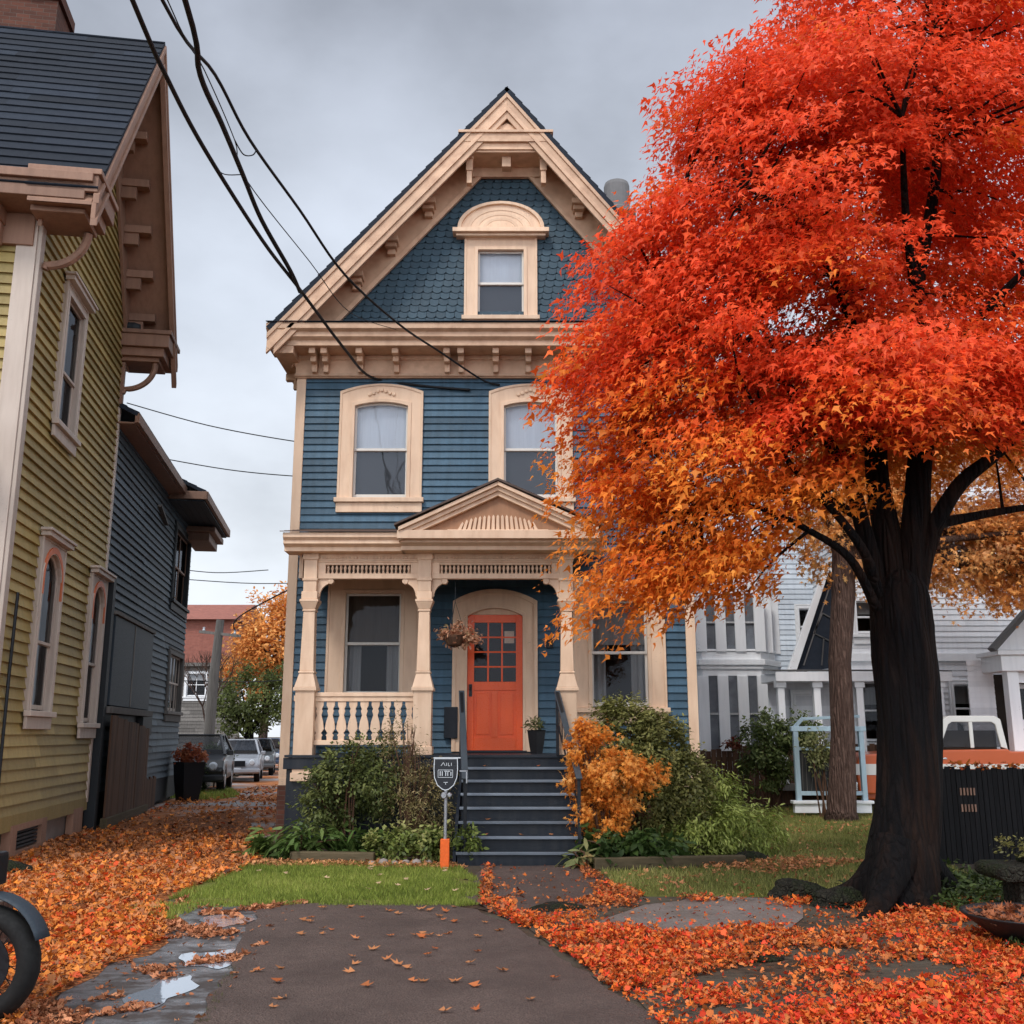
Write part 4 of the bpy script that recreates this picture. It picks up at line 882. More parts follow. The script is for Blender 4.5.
# steep gable: slope facing the viewer
b = MB(basis((0, 25.7, 0), (1, 0, 0), (0, .0, 1))); 
b.prism([(7.0, 3.1), (8.05, 3.25), (8.35, 4.2), (8.25, 5.2), (8.02, 5.75)], 'y', 0, .1); sg = b.build('steep_gable', 'slate', W2)
b = MB(); b.prism([(6.78, 3.08), (7.0, 3.08), (8.08, 5.86), (7.94, 5.86)], 'y', 25.55, 25.69); b.prism([(7.94, 5.80), (8.04, 5.92), (8.5, 5.1), (8.4, 5.02)], 'y', 25.55, 25.69); b.build('gable_rake', 'wtrim', sg, bevel=.01)
b = MB()
for x0, z0, x1, z1 in ((7.25, 3.3, 8.0, 5.2), (7.7, 3.3, 7.8, 4.0), (7.55, 4.1, 7.8, 4.6), (7.8, 4.6, 8.15, 4.4), (8.15, 4.4, 7.95, 3.9), (7.95, 3.9, 7.55, 4.1), (7.95, 3.9, 8.2, 3.6)): b.bar((x0, 25.685, z0), (x1, 25.685, z1), .03)
b.build('gable_lattice', 'greyroof', sg)
# porch between
b = MB()
b.prism([(24.4, 3.02), (24.4, 2.86), (26.0, 2.86), (26.0, 3.1)], 'x', 6.25, 10.3); b.box(6.2, 10.35, 24.34, 24.42, 2.84, 3.06)
for x in (6.35, 7.2, 8.2, 9.2, 10.1): b.box(x - .08, x + .08, 24.5, 24.66, .5, 2.86); b.box(x - .12, x + .12, 24.46, 24.7, 2.7, 2.86)
b.build('side_porch', 'wtrim', W2, bevel=.008)
b = MB(basis((6.2, 24.34, 3.07), (1, 0, 0), (0, 1.25, .10))); clap(b, 0, 4.15, 0, 1.25, .2, .02); b.build('porch_roof', 'greyroof', W2, recalc=False)
b = MB(F(0, 25.99)); clap(b, 6.4, 8.2, .5, 2.86, .14, .02); b.build('porch_wall', 'wclap', W2, recalc=False)
b = MB(); b.box(6.2, 10.3, 24.5, 26, .35, .5); b.build('porch_floor', 'greywood', W2)
plainwin(W2, 7.3, 1.4, 2.6, .5, 25.96)
# right hand entrance wing
W3 = thing('house', 'white entrance wing with a small grey pediment and dark glazed doors at the right edge', 'house', (12.4, 23, 0))
b = MB(F(0, 24)); clap(b, 10.55, 11.15, .3, 3.3, .12, .02); b.build('front_wall', 'wclap', W3, recalc=False)
b = MB(); b.box(11.05, 11.3, 23.1, 23.35, .2, 3.0); b.box(13.6, 13.85, 23.1, 23.35, .2, 3.0); b.box(10.9, 14.2, 23.0, 24.0, 3.0, 3.35); b.box(10.8, 14.3, 22.9, 24, 3.35, 3.45); b.box(11.3, 13.6, 23.3, 23.4, 2.75, 3.0); b.build('entrance_frame', 'wtrim', W3, bevel=.01)
b = MB(); b.prism([(10.75, 3.46), (11.55, 4.25), (12.4, 3.46)], 'y', 22.95, 23.1); b.build('small_pediment', 'wclap', W3)
b = MB(); b.bar((10.7, 22.97, 3.46), (11.55, 22.97, 4.32), .1, .28, up=(0, 1, 0)); b.bar((12.45, 22.97, 3.46), (11.55, 22.97, 4.32), .1, .28, up=(0, 1, 0)); b.box(12.0, 14.5, 23.1, 24.6, 3.46, 3.5)
b.build('pediment_rake', 'greyroof', W3)
b = MB(basis((11.6, 22.92, 3.46), (1, 0, 0), (0, 1.6, 1.3))); clap(b, lambda z: z * .3, 3.2, 0, 2.0, .2, .02); b.build('roof', 'greyroof', W3, recalc=False)
b = MB(); b.box(11.1, 14.2, 24.4, 24.5, .2, 3.0); b.build('dark_interior', 'int', W3)
b = MB(); 
for x0, x1 in ((11.45, 12.0), (12.05, 12.75), (12.8, 13.5)):
    b.box(x0, x0 + .07, 23.9, 23.98, .25, 2.75); b.box(x1 - .07, x1, 23.9, 23.98, .25, 2.75); b.box(x0 + .07, x1 - .07, 23.9, 23.98, .25, .35 if x0 < 12 else 1.2); b.box(x0 + .07, x1 - .07, 23.9, 23.98, 1.75, 1.95); b.box(x0 + .07, x1 - .07, 23.9, 23.98, 2.65, 2.75)
en = b.build('glazed_door', 'wtrim', W3, bevel=.006)
b = MB(); b.add([(11.45, 23.94, .3), (13.5, 23.94, .3), (13.5, 23.94, 2.7), (11.45, 23.94, 2.7)], [(0, 1, 2, 3)]); b.build('door_glass', 'glassdk', en, recalc=False)

# ================================================================== fences and yard furniture
t = thing('fence', 'brown vertical board fence in front of the bluish white bay house', 'fence', (4.6, 24.8, 0))
k = 0; x = 4.2
while x < 8.9:
    b = MB(); h = 1.38 + .03 * math.sin(k * 1.7) - (.12 if x < 5.2 else 0); b.box(x, x + .115, 24.8 + random.uniform(-.01, .01), 24.84, .02, h); b.build('picket', 'brown', t); x += .125; k += 1
b = MB(); b.box(4.2, 8.9, 24.85, 24.9, .3, .4); b.box(4.2, 8.9, 24.85, 24.9, 1.0, 1.1); b.build('rail', 'brown', t)
t = thing('fence', 'blackened close board fence with orange leaves along its top, right of the large trunk', 'fence', (5.4, 13.4, 0))
x = 5.30; k = 0
while x < 9.4:
    b = MB(); h = 1.20 + .02 * math.sin(k * 2.1) + random.uniform(-.012, .012); b.box(x, x + .058, 13.40 + random.uniform(-.004, .004), 13.425, .03, h); b.build('picket', 'blackwood', t); x += .066; k += 1
b = MB(); b.box(5.3, 9.4, 13.43, 13.48, .2, .3); b.box(5.3, 9.4, 13.43, 13.48, .95, 1.05); b.box(5.28, 5.38, 13.36, 13.5, 0, 1.26); b.build('rail', 'blackwood', t)
b = MB(); 
for r_ in range(2):
    for q in range(5): b.box(5.66 + q * .042, 5.68 + q * .042, 13.385, 13.398, .86 - r_ * .2, .95 - r_ * .2)
b.build('vent_slats', 'tan', t)
x_ = RNG.uniform(5.3, 9.3, 420); o = litter('leaf_litter', x_, 13.42 + RNG.normal(size=420) * .035, .075, [(.35, .07, .02), (.62, .16, .03), (.75, .28, .05)], RNG.random(420), 1.19, .07, label='orange leaves caught along the top of the black fence', tilt=.8)
# pale blue framed screen
t = thing('garden_screen', 'pale blue timber framed screen with dark mesh beside the slender brown trunk', 'screen', (6.3, 21.3, 0))
b = MB(); y = 21.3
for x in (5.72, 6.78, 7.05): b.box(x, x + .1, y, y + .1, .1, 1.72)
b.box(5.68, 7.2, y - .01, y + .11, 1.68, 1.78); b.box(5.8, 7.1, y + .01, y + .09, 1.30, 1.37); b.box(5.8, 7.1, y + .01, y + .09, .42, .5)
b.bar((5.74, y + .05, 1.74), (5.95, y + .05, 1.95), .07); b.bar((5.95, y + .05, 1.93), (7.1, y + .05, 1.98), .06); b.build('frame', 'lightblue', t, bevel=.006)
b = MB(); b.box(5.66, 7.2, y - .03, y + .13, .08, .28); b.box(5.62, 7.24, y - .08, y + .16, .26, .32); b.build('base_board', 'wtrim', t, bevel=.01)
b = MB(); b.box(5.82, 6.78, y + .045, y + .05, .5, 1.3); b.build('mesh_panel', 'mesh', t)
b = MB()
for k in range(11): x = 5.86 + k * .085; b.bar((x, y + .03, .5), (x + random.uniform(-.15, .15), y + .03, 1.3), .008)
b.build('twigs', 'greywood', t)
# ---------------------------------------------------------------- vehicles
def tyre(mb, c, r, w, ax='y'):
    n = 12; prof = [(r * .62, -w / 2 * .9), (r * .9, -w / 2), (r * .985, -w / 2 * .75), (r, -w / 2 * .3), (r, w / 2 * .3), (r * .985, w / 2 * .75), (r * .9, w / 2), (r * .62, w / 2 * .9)]
    mb.lathe(prof, c, 28, ax)
def truck():
    t = thing('pickup_truck', 'old orange pickup truck with a cream band and roof, parked behind the large trunk', 'truck', (9.2, 22.6, 0))
    y0, y1 = 21.8, 23.5
    b = MB(); side = [(7.15, .45), (7.10, .95), (7.2, 1.18), (8.75, 1.28), (8.95, 1.30), (10.3, 1.30), (10.35, 1.26), (12.1, 1.26), (12.15, .5), (11.6, .45)]
    def arch(cx): return [(cx + .42 * math.cos(PI * k / 8), .42 + .42 * math.sin(PI * k / 8)) for k in range(9)]
    body = [(7.15, .42), (7.10, .95), (7.2, 1.20), (8.75, 1.30), (10.3, 1.32), (10.35, 1.27), (12.1, 1.27), (12.15, .42)] + arch(11.3) + arch(7.95)
    b.prism(body, 'y', y0, y1); b.box(7.3, 12, y0 + .1, y1 - .1, .3, .6); b.build('body', 'truck', t, bevel=.03)
    b = MB(); b.box(7.06, 9.0, y0 - .012, y0, .80, 1.02); b.box(9.0, 12.1, y0 - .012, y0, .92, 1.02); b.build('stripe', 'truckw', t)
    b = MB(); cab = [(8.72, 1.31), (9.02, 1.93), (9.15, 2.0), (10.1, 2.0), (10.22, 1.93), (10.32, 1.31)]
    ins = [(8.92, 1.36), (9.12, 1.82), (9.2, 1.87), (10.02, 1.87), (10.1, 1.82), (10.18, 1.36)]
    for yy in (y0 + .06, y1 - .1): strip(b, cab, ins, yy, yy + .05)
    b.prism([(9.02, 1.93), (9.15, 2.0), (10.1, 2.0), (10.22, 1.93)], 'y', y0 + .11, y1 - .1); b.box(9.55, 9.63, y0 + .065, y0 + .1, 1.34, 1.9); b.build('cab', 'truckw', t, bevel=.015)
    b = MB(); b.prism([(x, z) for x, z in ins], 'y', y0 + .09, y1 - .08); b.build('cab_glass', 'glassdk', t)
    b = MB(); b.box(9.0, 10.2, y0 + .3, y1 - .3, 1.3, 1.7); b.build('seat', 'int', t)
    for cx in (7.95, 11.3):
        b = MB(); tyre(b, (cx, y0 + .14, .36), .36, .22); w = b.build('wheel', 'rubber', t); b = MB(); b.lathe([(.0, -.09), (.1, -.1), (.13, -.07), (.2, -.06), (.22, -.1)], (cx, y0 + .14, .36), 20, 'y'); b.build('rim', 'chrome', w)
    b = MB(); b.box(6.98, 7.12, y0 - .02, y1 + .02, .48, .66); b.build('bumper', 'chrome', t, bevel=.02)
    for yy in (y0 + .2, y1 - .2): b = MB(); b.lathe([(.0, -.03), (.09, -.02), (.1, .03)], (7.12, yy, .9), 14, 'x'); b.build('headlight', 'signwhite', t)
    b = MB(); b.box(8.9, 9.0, y0 - .015, y0, 1.12, 1.15); b.build('door_handle', 'chrome', t)
truck()
def car(cx, cy, m, label, rot=.2, sc=1.):
    """saloon facing the viewer (-y)"""
    t = thing('parked_car', label, 'car', (cx, cy, 0), rot, 'cars parked along the alley'); X = Matrix.Translation((cx, cy, 0)) @ Matrix.Rotation(rot, 4, 'Z') @ Matrix.Scale(sc, 4)
    b = MB(X); h = .86
    def arch(c): return [(c + .36 * math.cos(PI * k / 7), .33 + .36 * math.sin(PI * k / 7)) for k in range(8)]
    body = [(-2.15, .3), (-2.2, .62), (-2.0, .82), (-1.1, .94), (1.6, .98), (2.1, .9), (2.2, .6), (2.15, .3)] + arch(1.35) + arch(-1.35)
    b.prism(body, 'x', -h, h); b.build('body', m, t, bevel=.06)
    b = MB(X); vs = []
    lo = [(-.8, -1.15, .93), (.8, -1.15, .93), (.8, 1.75, .97), (-.8, 1.75, .97)]; hi = [(-.62, -.45, 1.42), (.62, -.45, 1.42), (.62, 1.1, 1.43), (-.62, 1.1, 1.43)]
    b.add(lo + hi, [(0, 1, 5, 4), (1, 2, 6, 5), (2, 3, 7, 6), (3, 0, 4, 7), (4, 5, 6, 7)]); b.build('window_glass', 'glassdk', t, recalc=False)
    b = MB(X); b.box(-.64, .64, -.48, 1.13, 1.415, 1.46)
    for i in range(4): b.bar(lo[i], hi[i], .07)
    b.bar((.71, .3, .95), (.63, .3, 1.42), .06); b.bar((-.71, .3, .95), (-.63, .3, 1.42), .06); b.build('roof', m, t, bevel=.02)
    b = MB(X); b.box(-.7, .7, -.3, 1.2, .6, 1.05); b.build('seats', 'int', t)
    for sx in (-1, 1):
        for yy in (-1.35, 1.35):
            b = MB(X); tyre(b, (sx * .76, yy, .32), .32, .2, 'x'); w = b.build('wheel', 'rubber', t); b = MB(X); b.lathe([(0, .09 * sx), (.1, .1 * sx), (.2, .085 * sx), (.2, 0)], (sx * .76, yy, .32), 16, 'x'); b.build('rim', 'steel', w)
        b = MB(X); b.lathe([(0, -2.235), (.07, -2.23), (.10, -2.19), (.11, -2.1)], (sx * .6, 0, .68), 14, 'y'); b.build('headlight', 'signwhite', t)
        b = MB(X); b.box(*sorted((sx * .84, sx * 1.0)), -.95, -.83, .93, 1.05); b.build('wing_mirror', m, t, bevel=.02)
    b = MB(X); b.box(-.38, .38, -2.23, -2.18, .55, .74); b.build('grille', 'black', t); b = MB(X); b.box(-.25, .25, -2.25, -2.232, .4, .51); b.build('number_plate', 'signwhite', t)
    b = MB(X); b.box(-.88, .88, -2.27, -2.12, .34, .48); b.build('bumper', m, t, bevel=.03)
car(-9.35, 31.2, 'carblk', 'black car parked tight behind the slate blue house, nearest in the alley', .2, 1.12)
car(-10.0, 38.4, 'carsil', 'silver car parked by the utility pole, between the black and the grey car', .2)
car(-10.9, 44.5, 'cargry', 'dark grey car parked third along the alley, behind the silver one', .2)
car(-11.9, 50.8, 'carblue', 'dark blue car farthest along the alley', .2)
def motorcycle():
    t = thing('motorcycle', 'black motorcycle parked at the lower left edge with a blue grey front mudguard', 'motorcycle', (-3.8, 6.3, 0), -.12)
    X = Matrix.Translation((-3.02, 6.3, 0)) @ Matrix.Rotation(-.12, 4, 'Z')
    def wheel(x):
        b = MB(X); r = .32; n = 40; m_ = 10; vs = []; 
        for i in range(n):
            a = 2 * PI * i / n
            for j in range(m_):
                p = 2 * PI * j / m_; rr = r - .062 + .062 * math.cos(p) + (.003 if (i % 2 and abs(math.sin(p)) < .8) else 0); vs.append((x + rr * math.cos(a), .075 * math.sin(p), r + rr * math.sin(a)))
        b.add(vs, [(i * m_ + j, i * m_ + (j + 1) % m_, ((i + 1) % n) * m_ + (j + 1) % m_, ((i + 1) % n) * m_ + j) for i in range(n) for j in range(m_)]); w = b.build('wheel', 'rubber', t, smooth=True)
        b = MB(X); b.lathe([(.235, -.035), (.255, -.04), (.255, .04), (.235, .035)], (x, 0, r), 36, 'y', cap=False); b.lathe([(.0, -.07), (.05, -.06), (.05, .06), (.0, .07)], (x, 0, r), 14, 'y', cap=False)
        for k in range(28): a = 2 * PI * k / 28; b.bar((x + .05 * math.cos(a + .6 * (1 if k % 2 else -1)), .03 * (1 if k % 2 else -1), r + .05 * math.sin(a + .6 * (1 if k % 2 else -1))), (x + .24 * math.cos(a), 0, r + .24 * math.sin(a)), .004)
        b.lathe([(.05, -.05), (.17, -.052), (.17, -.046), (.05, -.044)], (x, 0, r), 28, 'y'); b.build('rim', 'black', w)
    wheel(0); wheel(-1.42)
    b = MB(X); n = 16; 
    for i in range(n):
        a0, a1 = R(20) + R(125) * i / n, R(20) + R(125) * (i + 1) / n
        for j in range(5):
            y0_, y1_ = -.075 + .03 * j, -.045 + .03 * j; q = lambda y: .375 - .02 * (y / .075) ** 2
            b.add([(q(y0_) * math.cos(a0), y0_, .34 + q(y0_) * math.sin(a0)), (q(y0_) * math.cos(a1), y0_, .34 + q(y0_) * math.sin(a1)), (q(y1_) * math.cos(a1), y1_, .34 + q(y1_) * math.sin(a1)), (q(y1_) * math.cos(a0), y1_, .34 + q(y1_) * math.sin(a0))], [(0, 1, 2, 3)], 0)
    o = b.build('front_mudguard', 'barnpanel', t, recalc=True, smooth=True, weld=True); md = o.modifiers.new('s', 'SOLIDIFY'); md.thickness = .006
    b = MB(X)
    for y in (-.1, .1): b.tube([(0, y, .34), (-.12, y, .62), (-.30, y, 1.0)], [.022, .024, .02], 10)
    b.build('fork', 'black', t)
    b = MB(X); b.lathe([(.0, .10), (.07, .09), (.09, .02), (.06, -.08), (.0, -.1)], (-.24, 0, .88), 16, 'x', cap=False); b.build('headlamp', 'black', t)
    b = MB(X); b.tube([(-.36, -.36, 1.06), (-.30, -.2, 1.02), (-.29, 0, 1.0), (-.30, .2, 1.02), (-.36, .36, 1.06)], .014, 8); b.build('handlebar', 'chrome', t)
    b = MB(X); b.tube([(-.36, 0, .86), (-.45, 0, .90), (-.62, 0, .91), (-.82, 0, .84)], [.05, .12, .14, .08], 14); b.build('fuel_tank', 'barnpanel', t, smooth=True)
    b = MB(X); b.tube([(-.82, 0, .82), (-1.0, 0, .78), (-1.3, 0, .80), (-1.5, 0, .84)], [.07, .1, .1, .05], 12); b.build('saddle', 'rubber', t, smooth=True)
    b = MB(X); b.box(-.85, -.5, -.13, .13, .28, .6)
    for k in range(6): b.box(-.72, -.42, -.1, .1, .5 + k * .035, .515 + k * .035)
    b.tube([(-.3, 0, .9), (-.45, 0, .4), (-.7, 0, .28), (-1.0, 0, .35), (-1.42, 0, .34)], .022, 8); b.tube([(-.3, 0, .9), (-.9, 0, .72), (-1.42, 0, .34)], .02, 8); b.build('engine', 'black', t)
    b = MB(X); b.tube([(-.5, -.14, .5), (-.45, -.18, .3), (-.8, -.2, .22), (-1.5, -.2, .3)], [.02, .022, .035, .045], 10); b.build('exhaust', 'chrome', t)
    b = MB(X); b.box(-.42, .02, -.14, .10, .74, .93); b.build('side_box', 'black', t, bevel=.02)
motorcycle()
t = thing('tree_stump', 'cut tree stump standing in the leaves behind the motorcycle', 'stump', (-4.05, 8.35, 0))
b = MB(); b.lathe([(.24, 0), (.2, .1), (.19, .34), (.185, .36)], (-4.05, 8.35, 0), 18); b.build('trunk', 'bark2', t)
b = MB(); b.lathe([(.18, .361), (.17, .37)], (-4.05, 8.35, 0), 18); b.build('cut_top', 'greywood', t)

# ---------------------------------------------------------------- street furniture
t = thing('utility_pole', 'weathered grey wooden utility pole beside the parked cars', 'utility pole', (-10.0, 34.5, 0))
b = MB(); b.tube([(-10.0, 34.5, 0), (-9.95, 34.5, 3), (-9.83, 34.5, 5.4)], [.19, .17, .13], 12, .02); b.build('pole', 'greywood', t)
b = MB(); b.bar((-10.5, 34.45, 5.0), (-9.1, 34.45, 4.85), .09); b.build('crossarm', 'greywood', t)
for x in (-10.35, -9.3): b = MB(); b.lathe([(.03, 0), (.05, .05), (.03, .1), (.045, .14), (0, .16)], (x, 34.45, 5.0 if x < -10 else 4.9), 10); b.build('insulator', 'signwhite', t)
t = thing('meter_sign', 'black shield shaped sign with white outline on a steel post in an orange sleeve', 'sign', (-.82, 13.1, 0))
sp = [(x * .86, z * .9) for x, z in [(-.17, .20), (.17, .20), (.175, .05), (.165, -.06), (.12, -.16), (.05, -.215), (0, -.23), (-.05, -.215), (-.12, -.16), (-.165, -.06), (-.175, .05)]]
MS = basis((-.82, 13.1, 1.14), (1, 0, 0), (0, 0, 1))
b = MB(MS); b.prism(sp, 'y', -.03, .03); pl_ = b.build('sign_plate', 'signblack', t, bevel=.004)
b = MB(MS); strip(b, [(x * 1.0, z * 1.0) for x, z in sp] + [sp[0]], [(x * .94, z * .95) for x, z in sp] + [(sp[0][0] * .94, sp[0][1] * .95)], -.036, -.028); b.box(-.155, .18, -.04, .03, .18, .192); b.build('white_outline', 'signwhite', pl_)
b = MB(MS)
def ln(x0, z0, x1, z1, w=.008): b.bar((x0 * .86, -.032, z0 * .9), (x1 * .86, -.032, z1 * .9), w, .004, up=(0, 1, 0))
for x0, z0, x1, z1 in ((-.11, .045, .10, .045), (.10, .045, .10, -.055), (.10, -.055, -.11, -.055), (-.11, -.055, -.11, .045)): ln(x0, z0, x1, z1, .005)
for x0, z0, x1, z1 in ((-.08, -.035, -.08, .028), (-.05, -.035, -.05, .028), (-.02, .028, .02, .028), (0, .028, 0, -.035), (.03, -.035, .03, .028), (.03, .028, .06, .028), (.075, -.035, .075, .02)): ln(x0, z0, x1, z1, .009)
for x0, z0, x1, z1 in ((-.07, .10, -.035, .145), (-.035, .145, -.01, .10), (.01, .10, .01, .14), (.035, .10, .035, .14), (.035, .10, .06, .10), (.08, .10, .08, .14), (-.03, -.12, .03, -.12), (0, -.15, 0, -.12)): ln(x0, z0, x1, z1, .006)
b.build('sign_marks', 'signwhite', pl_)
b = MB(MS); b.box(.17, .27, -.01, .01, .02, .035); b.box(.25, .265, -.01, .01, -.12, .03); b.lathe([(.03, -.05), (.04, -.04), (.04, .02)], (-.02, 0, -.265), 12, 'y'); b.lathe([(.018, -.06), (.03, -.05), (.03, .0)], (.05, 0, -.26), 10, 'y'); b.build('bracket', 'steel', t)
b = MB(); b.tube([(-.82, 13.12, 0), (-.82, 13.12, .95)], .021, 10); b.build('post', 'steel', t)
b = MB(); b.box(-.875, -.765, 13.06, 13.17, 0, .36); b.build('orange_sleeve', 'orangepost', t, bevel=.008)
# alley planter
t = thing('planter', 'black planter of rust coloured flowers at the corner of the slate blue house', 'planter', (-8.05, 26.3, 0))
b = MB(); b.lathe([(.28, .0), (.36, .5), (.40, .92), (.42, .95), (.36, .95), (.34, .85)], (-8.05, 26.3, 0), 4); b.build('pot', 'potblack', t)
shrub(t, 'flowers', [(-8.05, 26.3, 1.15, .38, .3, .25)], 700, .10, [(.25, .05, .03), (.45, .13, .06), (.5, .22, .1)], T_OVAL, 'green', .2, .5, .2, thick=.1)
# stone bench, pot and bowl at right
t = thing('stone_bench', 'thick dark stone slab bench against the black fence at the right edge', 'bench', (4.75, 9.6, 0))
b = MB(); pts = [(4.22, .40), (4.26, .36), (6.1, .36), (6.1, .48), (4.28, .49), (4.22, .46)]; b.prism(pts, 'y', 9.3, 9.85); b.build('slab', 'rock', t, bevel=.025)
for x in (4.42, 5.6): b = MB(); b.box(x, x + .22, 9.4, 9.75, 0, .36); b.build('leg', 'rock', t, bevel=.02)
t = thing('plant_trough', 'low mossy trough with a small yellow green plant on the stone bench', 'planter', (4.75, 9.6, .5))
b = MB(); b.box(4.55, 5.1, 9.45, 9.72, .495, .56); b.build('trough', 'rock', t, bevel=.01)
shrub(t, 'foliage', [(4.7, 9.55, .62, .32, .16, .09)], 900, .035, [(.07, .07, .02), (.2, .19, .06), (.38, .33, .14)], T_OVAL, 'green', .2, .5, 0, thick=.06)
t = thing('stone_pot', 'square dark pot standing beneath the stone bench', 'pot', (4.95, 9.7, 0))
b = MB(); b.lathe([(.17, .0), (.22, .28), (.235, .29), (.235, .33), (.19, .33), (.18, .25)], (4.98, 9.55, 0), 4); b.build('pot', 'stonegrey', t, bevel=.01)
t = thing('water_bowl', 'wide shallow black bowl filled with fallen leaves at the right edge', 'bowl', (4.2, 8.75, 0))
b = MB(); b.lathe([(.1, 0), (.22, .03), (.42, .16), (.52, .235), (.53, .25), (.49, .245), (.4, .19), (.0, .17)], (4.05, 8.45, 0), 28, cap=False); b.build('bowl', 'potblack', t, smooth=True)
a_ = RNG.uniform(0, 2 * PI, 260); r_ = .46 * np.sqrt(RNG.random(260))
leaves('leaf_fill', np.stack([4.05 + r_ * np.cos(a_), 8.45 + r_ * np.sin(a_), .215 + .03 * RNG.random(260)], 1), np.array([0, 0, 1.]) + RNG.normal(size=(260, 3)) * .3, RNG.normal(size=(260, 3)), .055 + .03 * RNG.random(260), pal([(.2, .06, .03), (.4, .12, .04), (.25, .12, .08)], RNG.random(260)), T_CURL, 'litter', t)
# ---------------------------------------------------------------- cables
def spl(pts, n=6):
    P = [V(p) for p in pts]; out = []
    for i in range(len(P) - 1):
        a, b_, c, d_ = P[max(i - 1, 0)], P[i], P[i + 1], P[min(i + 2, len(P) - 1)]
        for k in range(n):
            t = k / n; out.append(.5 * ((2 * b_) + (c - a) * t + (2 * a - 5 * b_ + 4 * c - d_) * t * t + (3 * b_ - a - 3 * c + d_) * t ** 3))
    return out + [P[-1]]
def cable(pts, r, label, group=None):
    b = MB(); b.tube(spl(pts), r, 6); o = b.build('power_cable', 'cable', None, smooth=True); meta(o, label, 'cable', group)
cable([(-2.9, 0, 8.6), (-2.95, 4, 7.7), (-2.98, 7, 7.24), (-3.03, 8, 7.24), (-2.99, 9, 7.17), (-2.86, 10.8, 7.14), (-2.78, 12.5, 7.31), (-2.59, 15, 7.45), (-2.43, 16.85, 7.66), (-1.6, 16.95, 7.55), (-.73, 16.95, 7.47)], .022, 'leftmost thick black cable sagging from the top edge to the cornice of the blue house')
cable([(-2.95, 0, 8.4), (-2.95, 4, 7.8), (-2.94, 7.5, 7.64), (-2.88, 8.8, 7.86), (-2.79, 9.8, 7.79), (-2.54, 11.2, 7.74), (-2.21, 12.6, 7.56), (-1.69, 14.5, 7.65), (-1.19, 16, 7.8), (-.52, 16.85, 7.62), (-.21, 16.95, 7.56)], .017, 'rightmost black cable crossing the gable to the right half of the cornice')
cable([(-2.5, 0, 8.5), (-2.55, 4, 7.8), (-2.64, 7.2, 7.4), (-2.75, 8, 7.29), (-2.78, 8.8, 7.32), (-2.84, 9.8, 7.38), (-2.88, 10.8, 7.39), (-2.76, 11.8, 7.25), (-2.78, 12.5, 7.28)], .027, 'thickest black cable in the middle, joining the leftmost one before the gable')
cable([(-2.8, 0, 8.5), (-2.8, 4, 7.8), (-2.82, 7.3, 7.48), (-2.85, 8.4, 7.62), (-2.89, 9.6, 7.66), (-2.86, 10, 7.44), (-2.56, 12, 7.46), (-2.37, 14, 7.64), (-1.96, 16.25, 8.3)], .006, 'thin wire hanging between the thick cables and ending on the left rake')
cable([(-2.99, 9.1, 7.17), (-2.97, 9.5, 7.22), (-2.87, 9.8, 7.38)], .006, 'short drooping jumper wire linking two thick cables')
cable([(-2.89, 9.6, 7.66), (-2.85, 9.8, 7.62), (-2.78, 9.9, 7.67), (-2.74, 9.9, 7.73)], .007, 'short curly tail of wire tied to the cables')
cable([(-8.67, 22, 8.91), (-6.8, 22, 8.38), (-4.91, 22, 8.02), (-3.75, 22, 7.9)], .012, 'thin distant wire from under the olive eave to the blue house, upper of two')
cable([(-9.16, 25, 8.5), (-7.2, 25, 8.15), (-5.54, 25, 7.98), (-3.75, 25, 7.9)], .013, 'thin distant wire above the slate blue house roof, lower of two')
cable([(-9.3, 34.45, 5.03), (-8.0, 30, 5.0), (-5.5, 27, 5.6), (-3.75, 26, 6.2)], .02, 'black wire from the utility pole to the side of the blue house')
for i, (x0, z0, x1, z1, lab) in enumerate(((-12.7, 7.6, -8.9, 7.5, 'pale wire high over the alley'), (-12.5, 7.2, -6, 7.1, 'second pale wire over the alley, just below the first'), (-11.8, 3.5, -6, 3.75, 'slack wire crossing low in front of the utility pole'))):
    cable([(x0, 37, z0), ((x0 + x1) / 2, 37, (z0 + z1) / 2 - .15), (x1, 37, z1)], .016, lab)
b = MB(); 
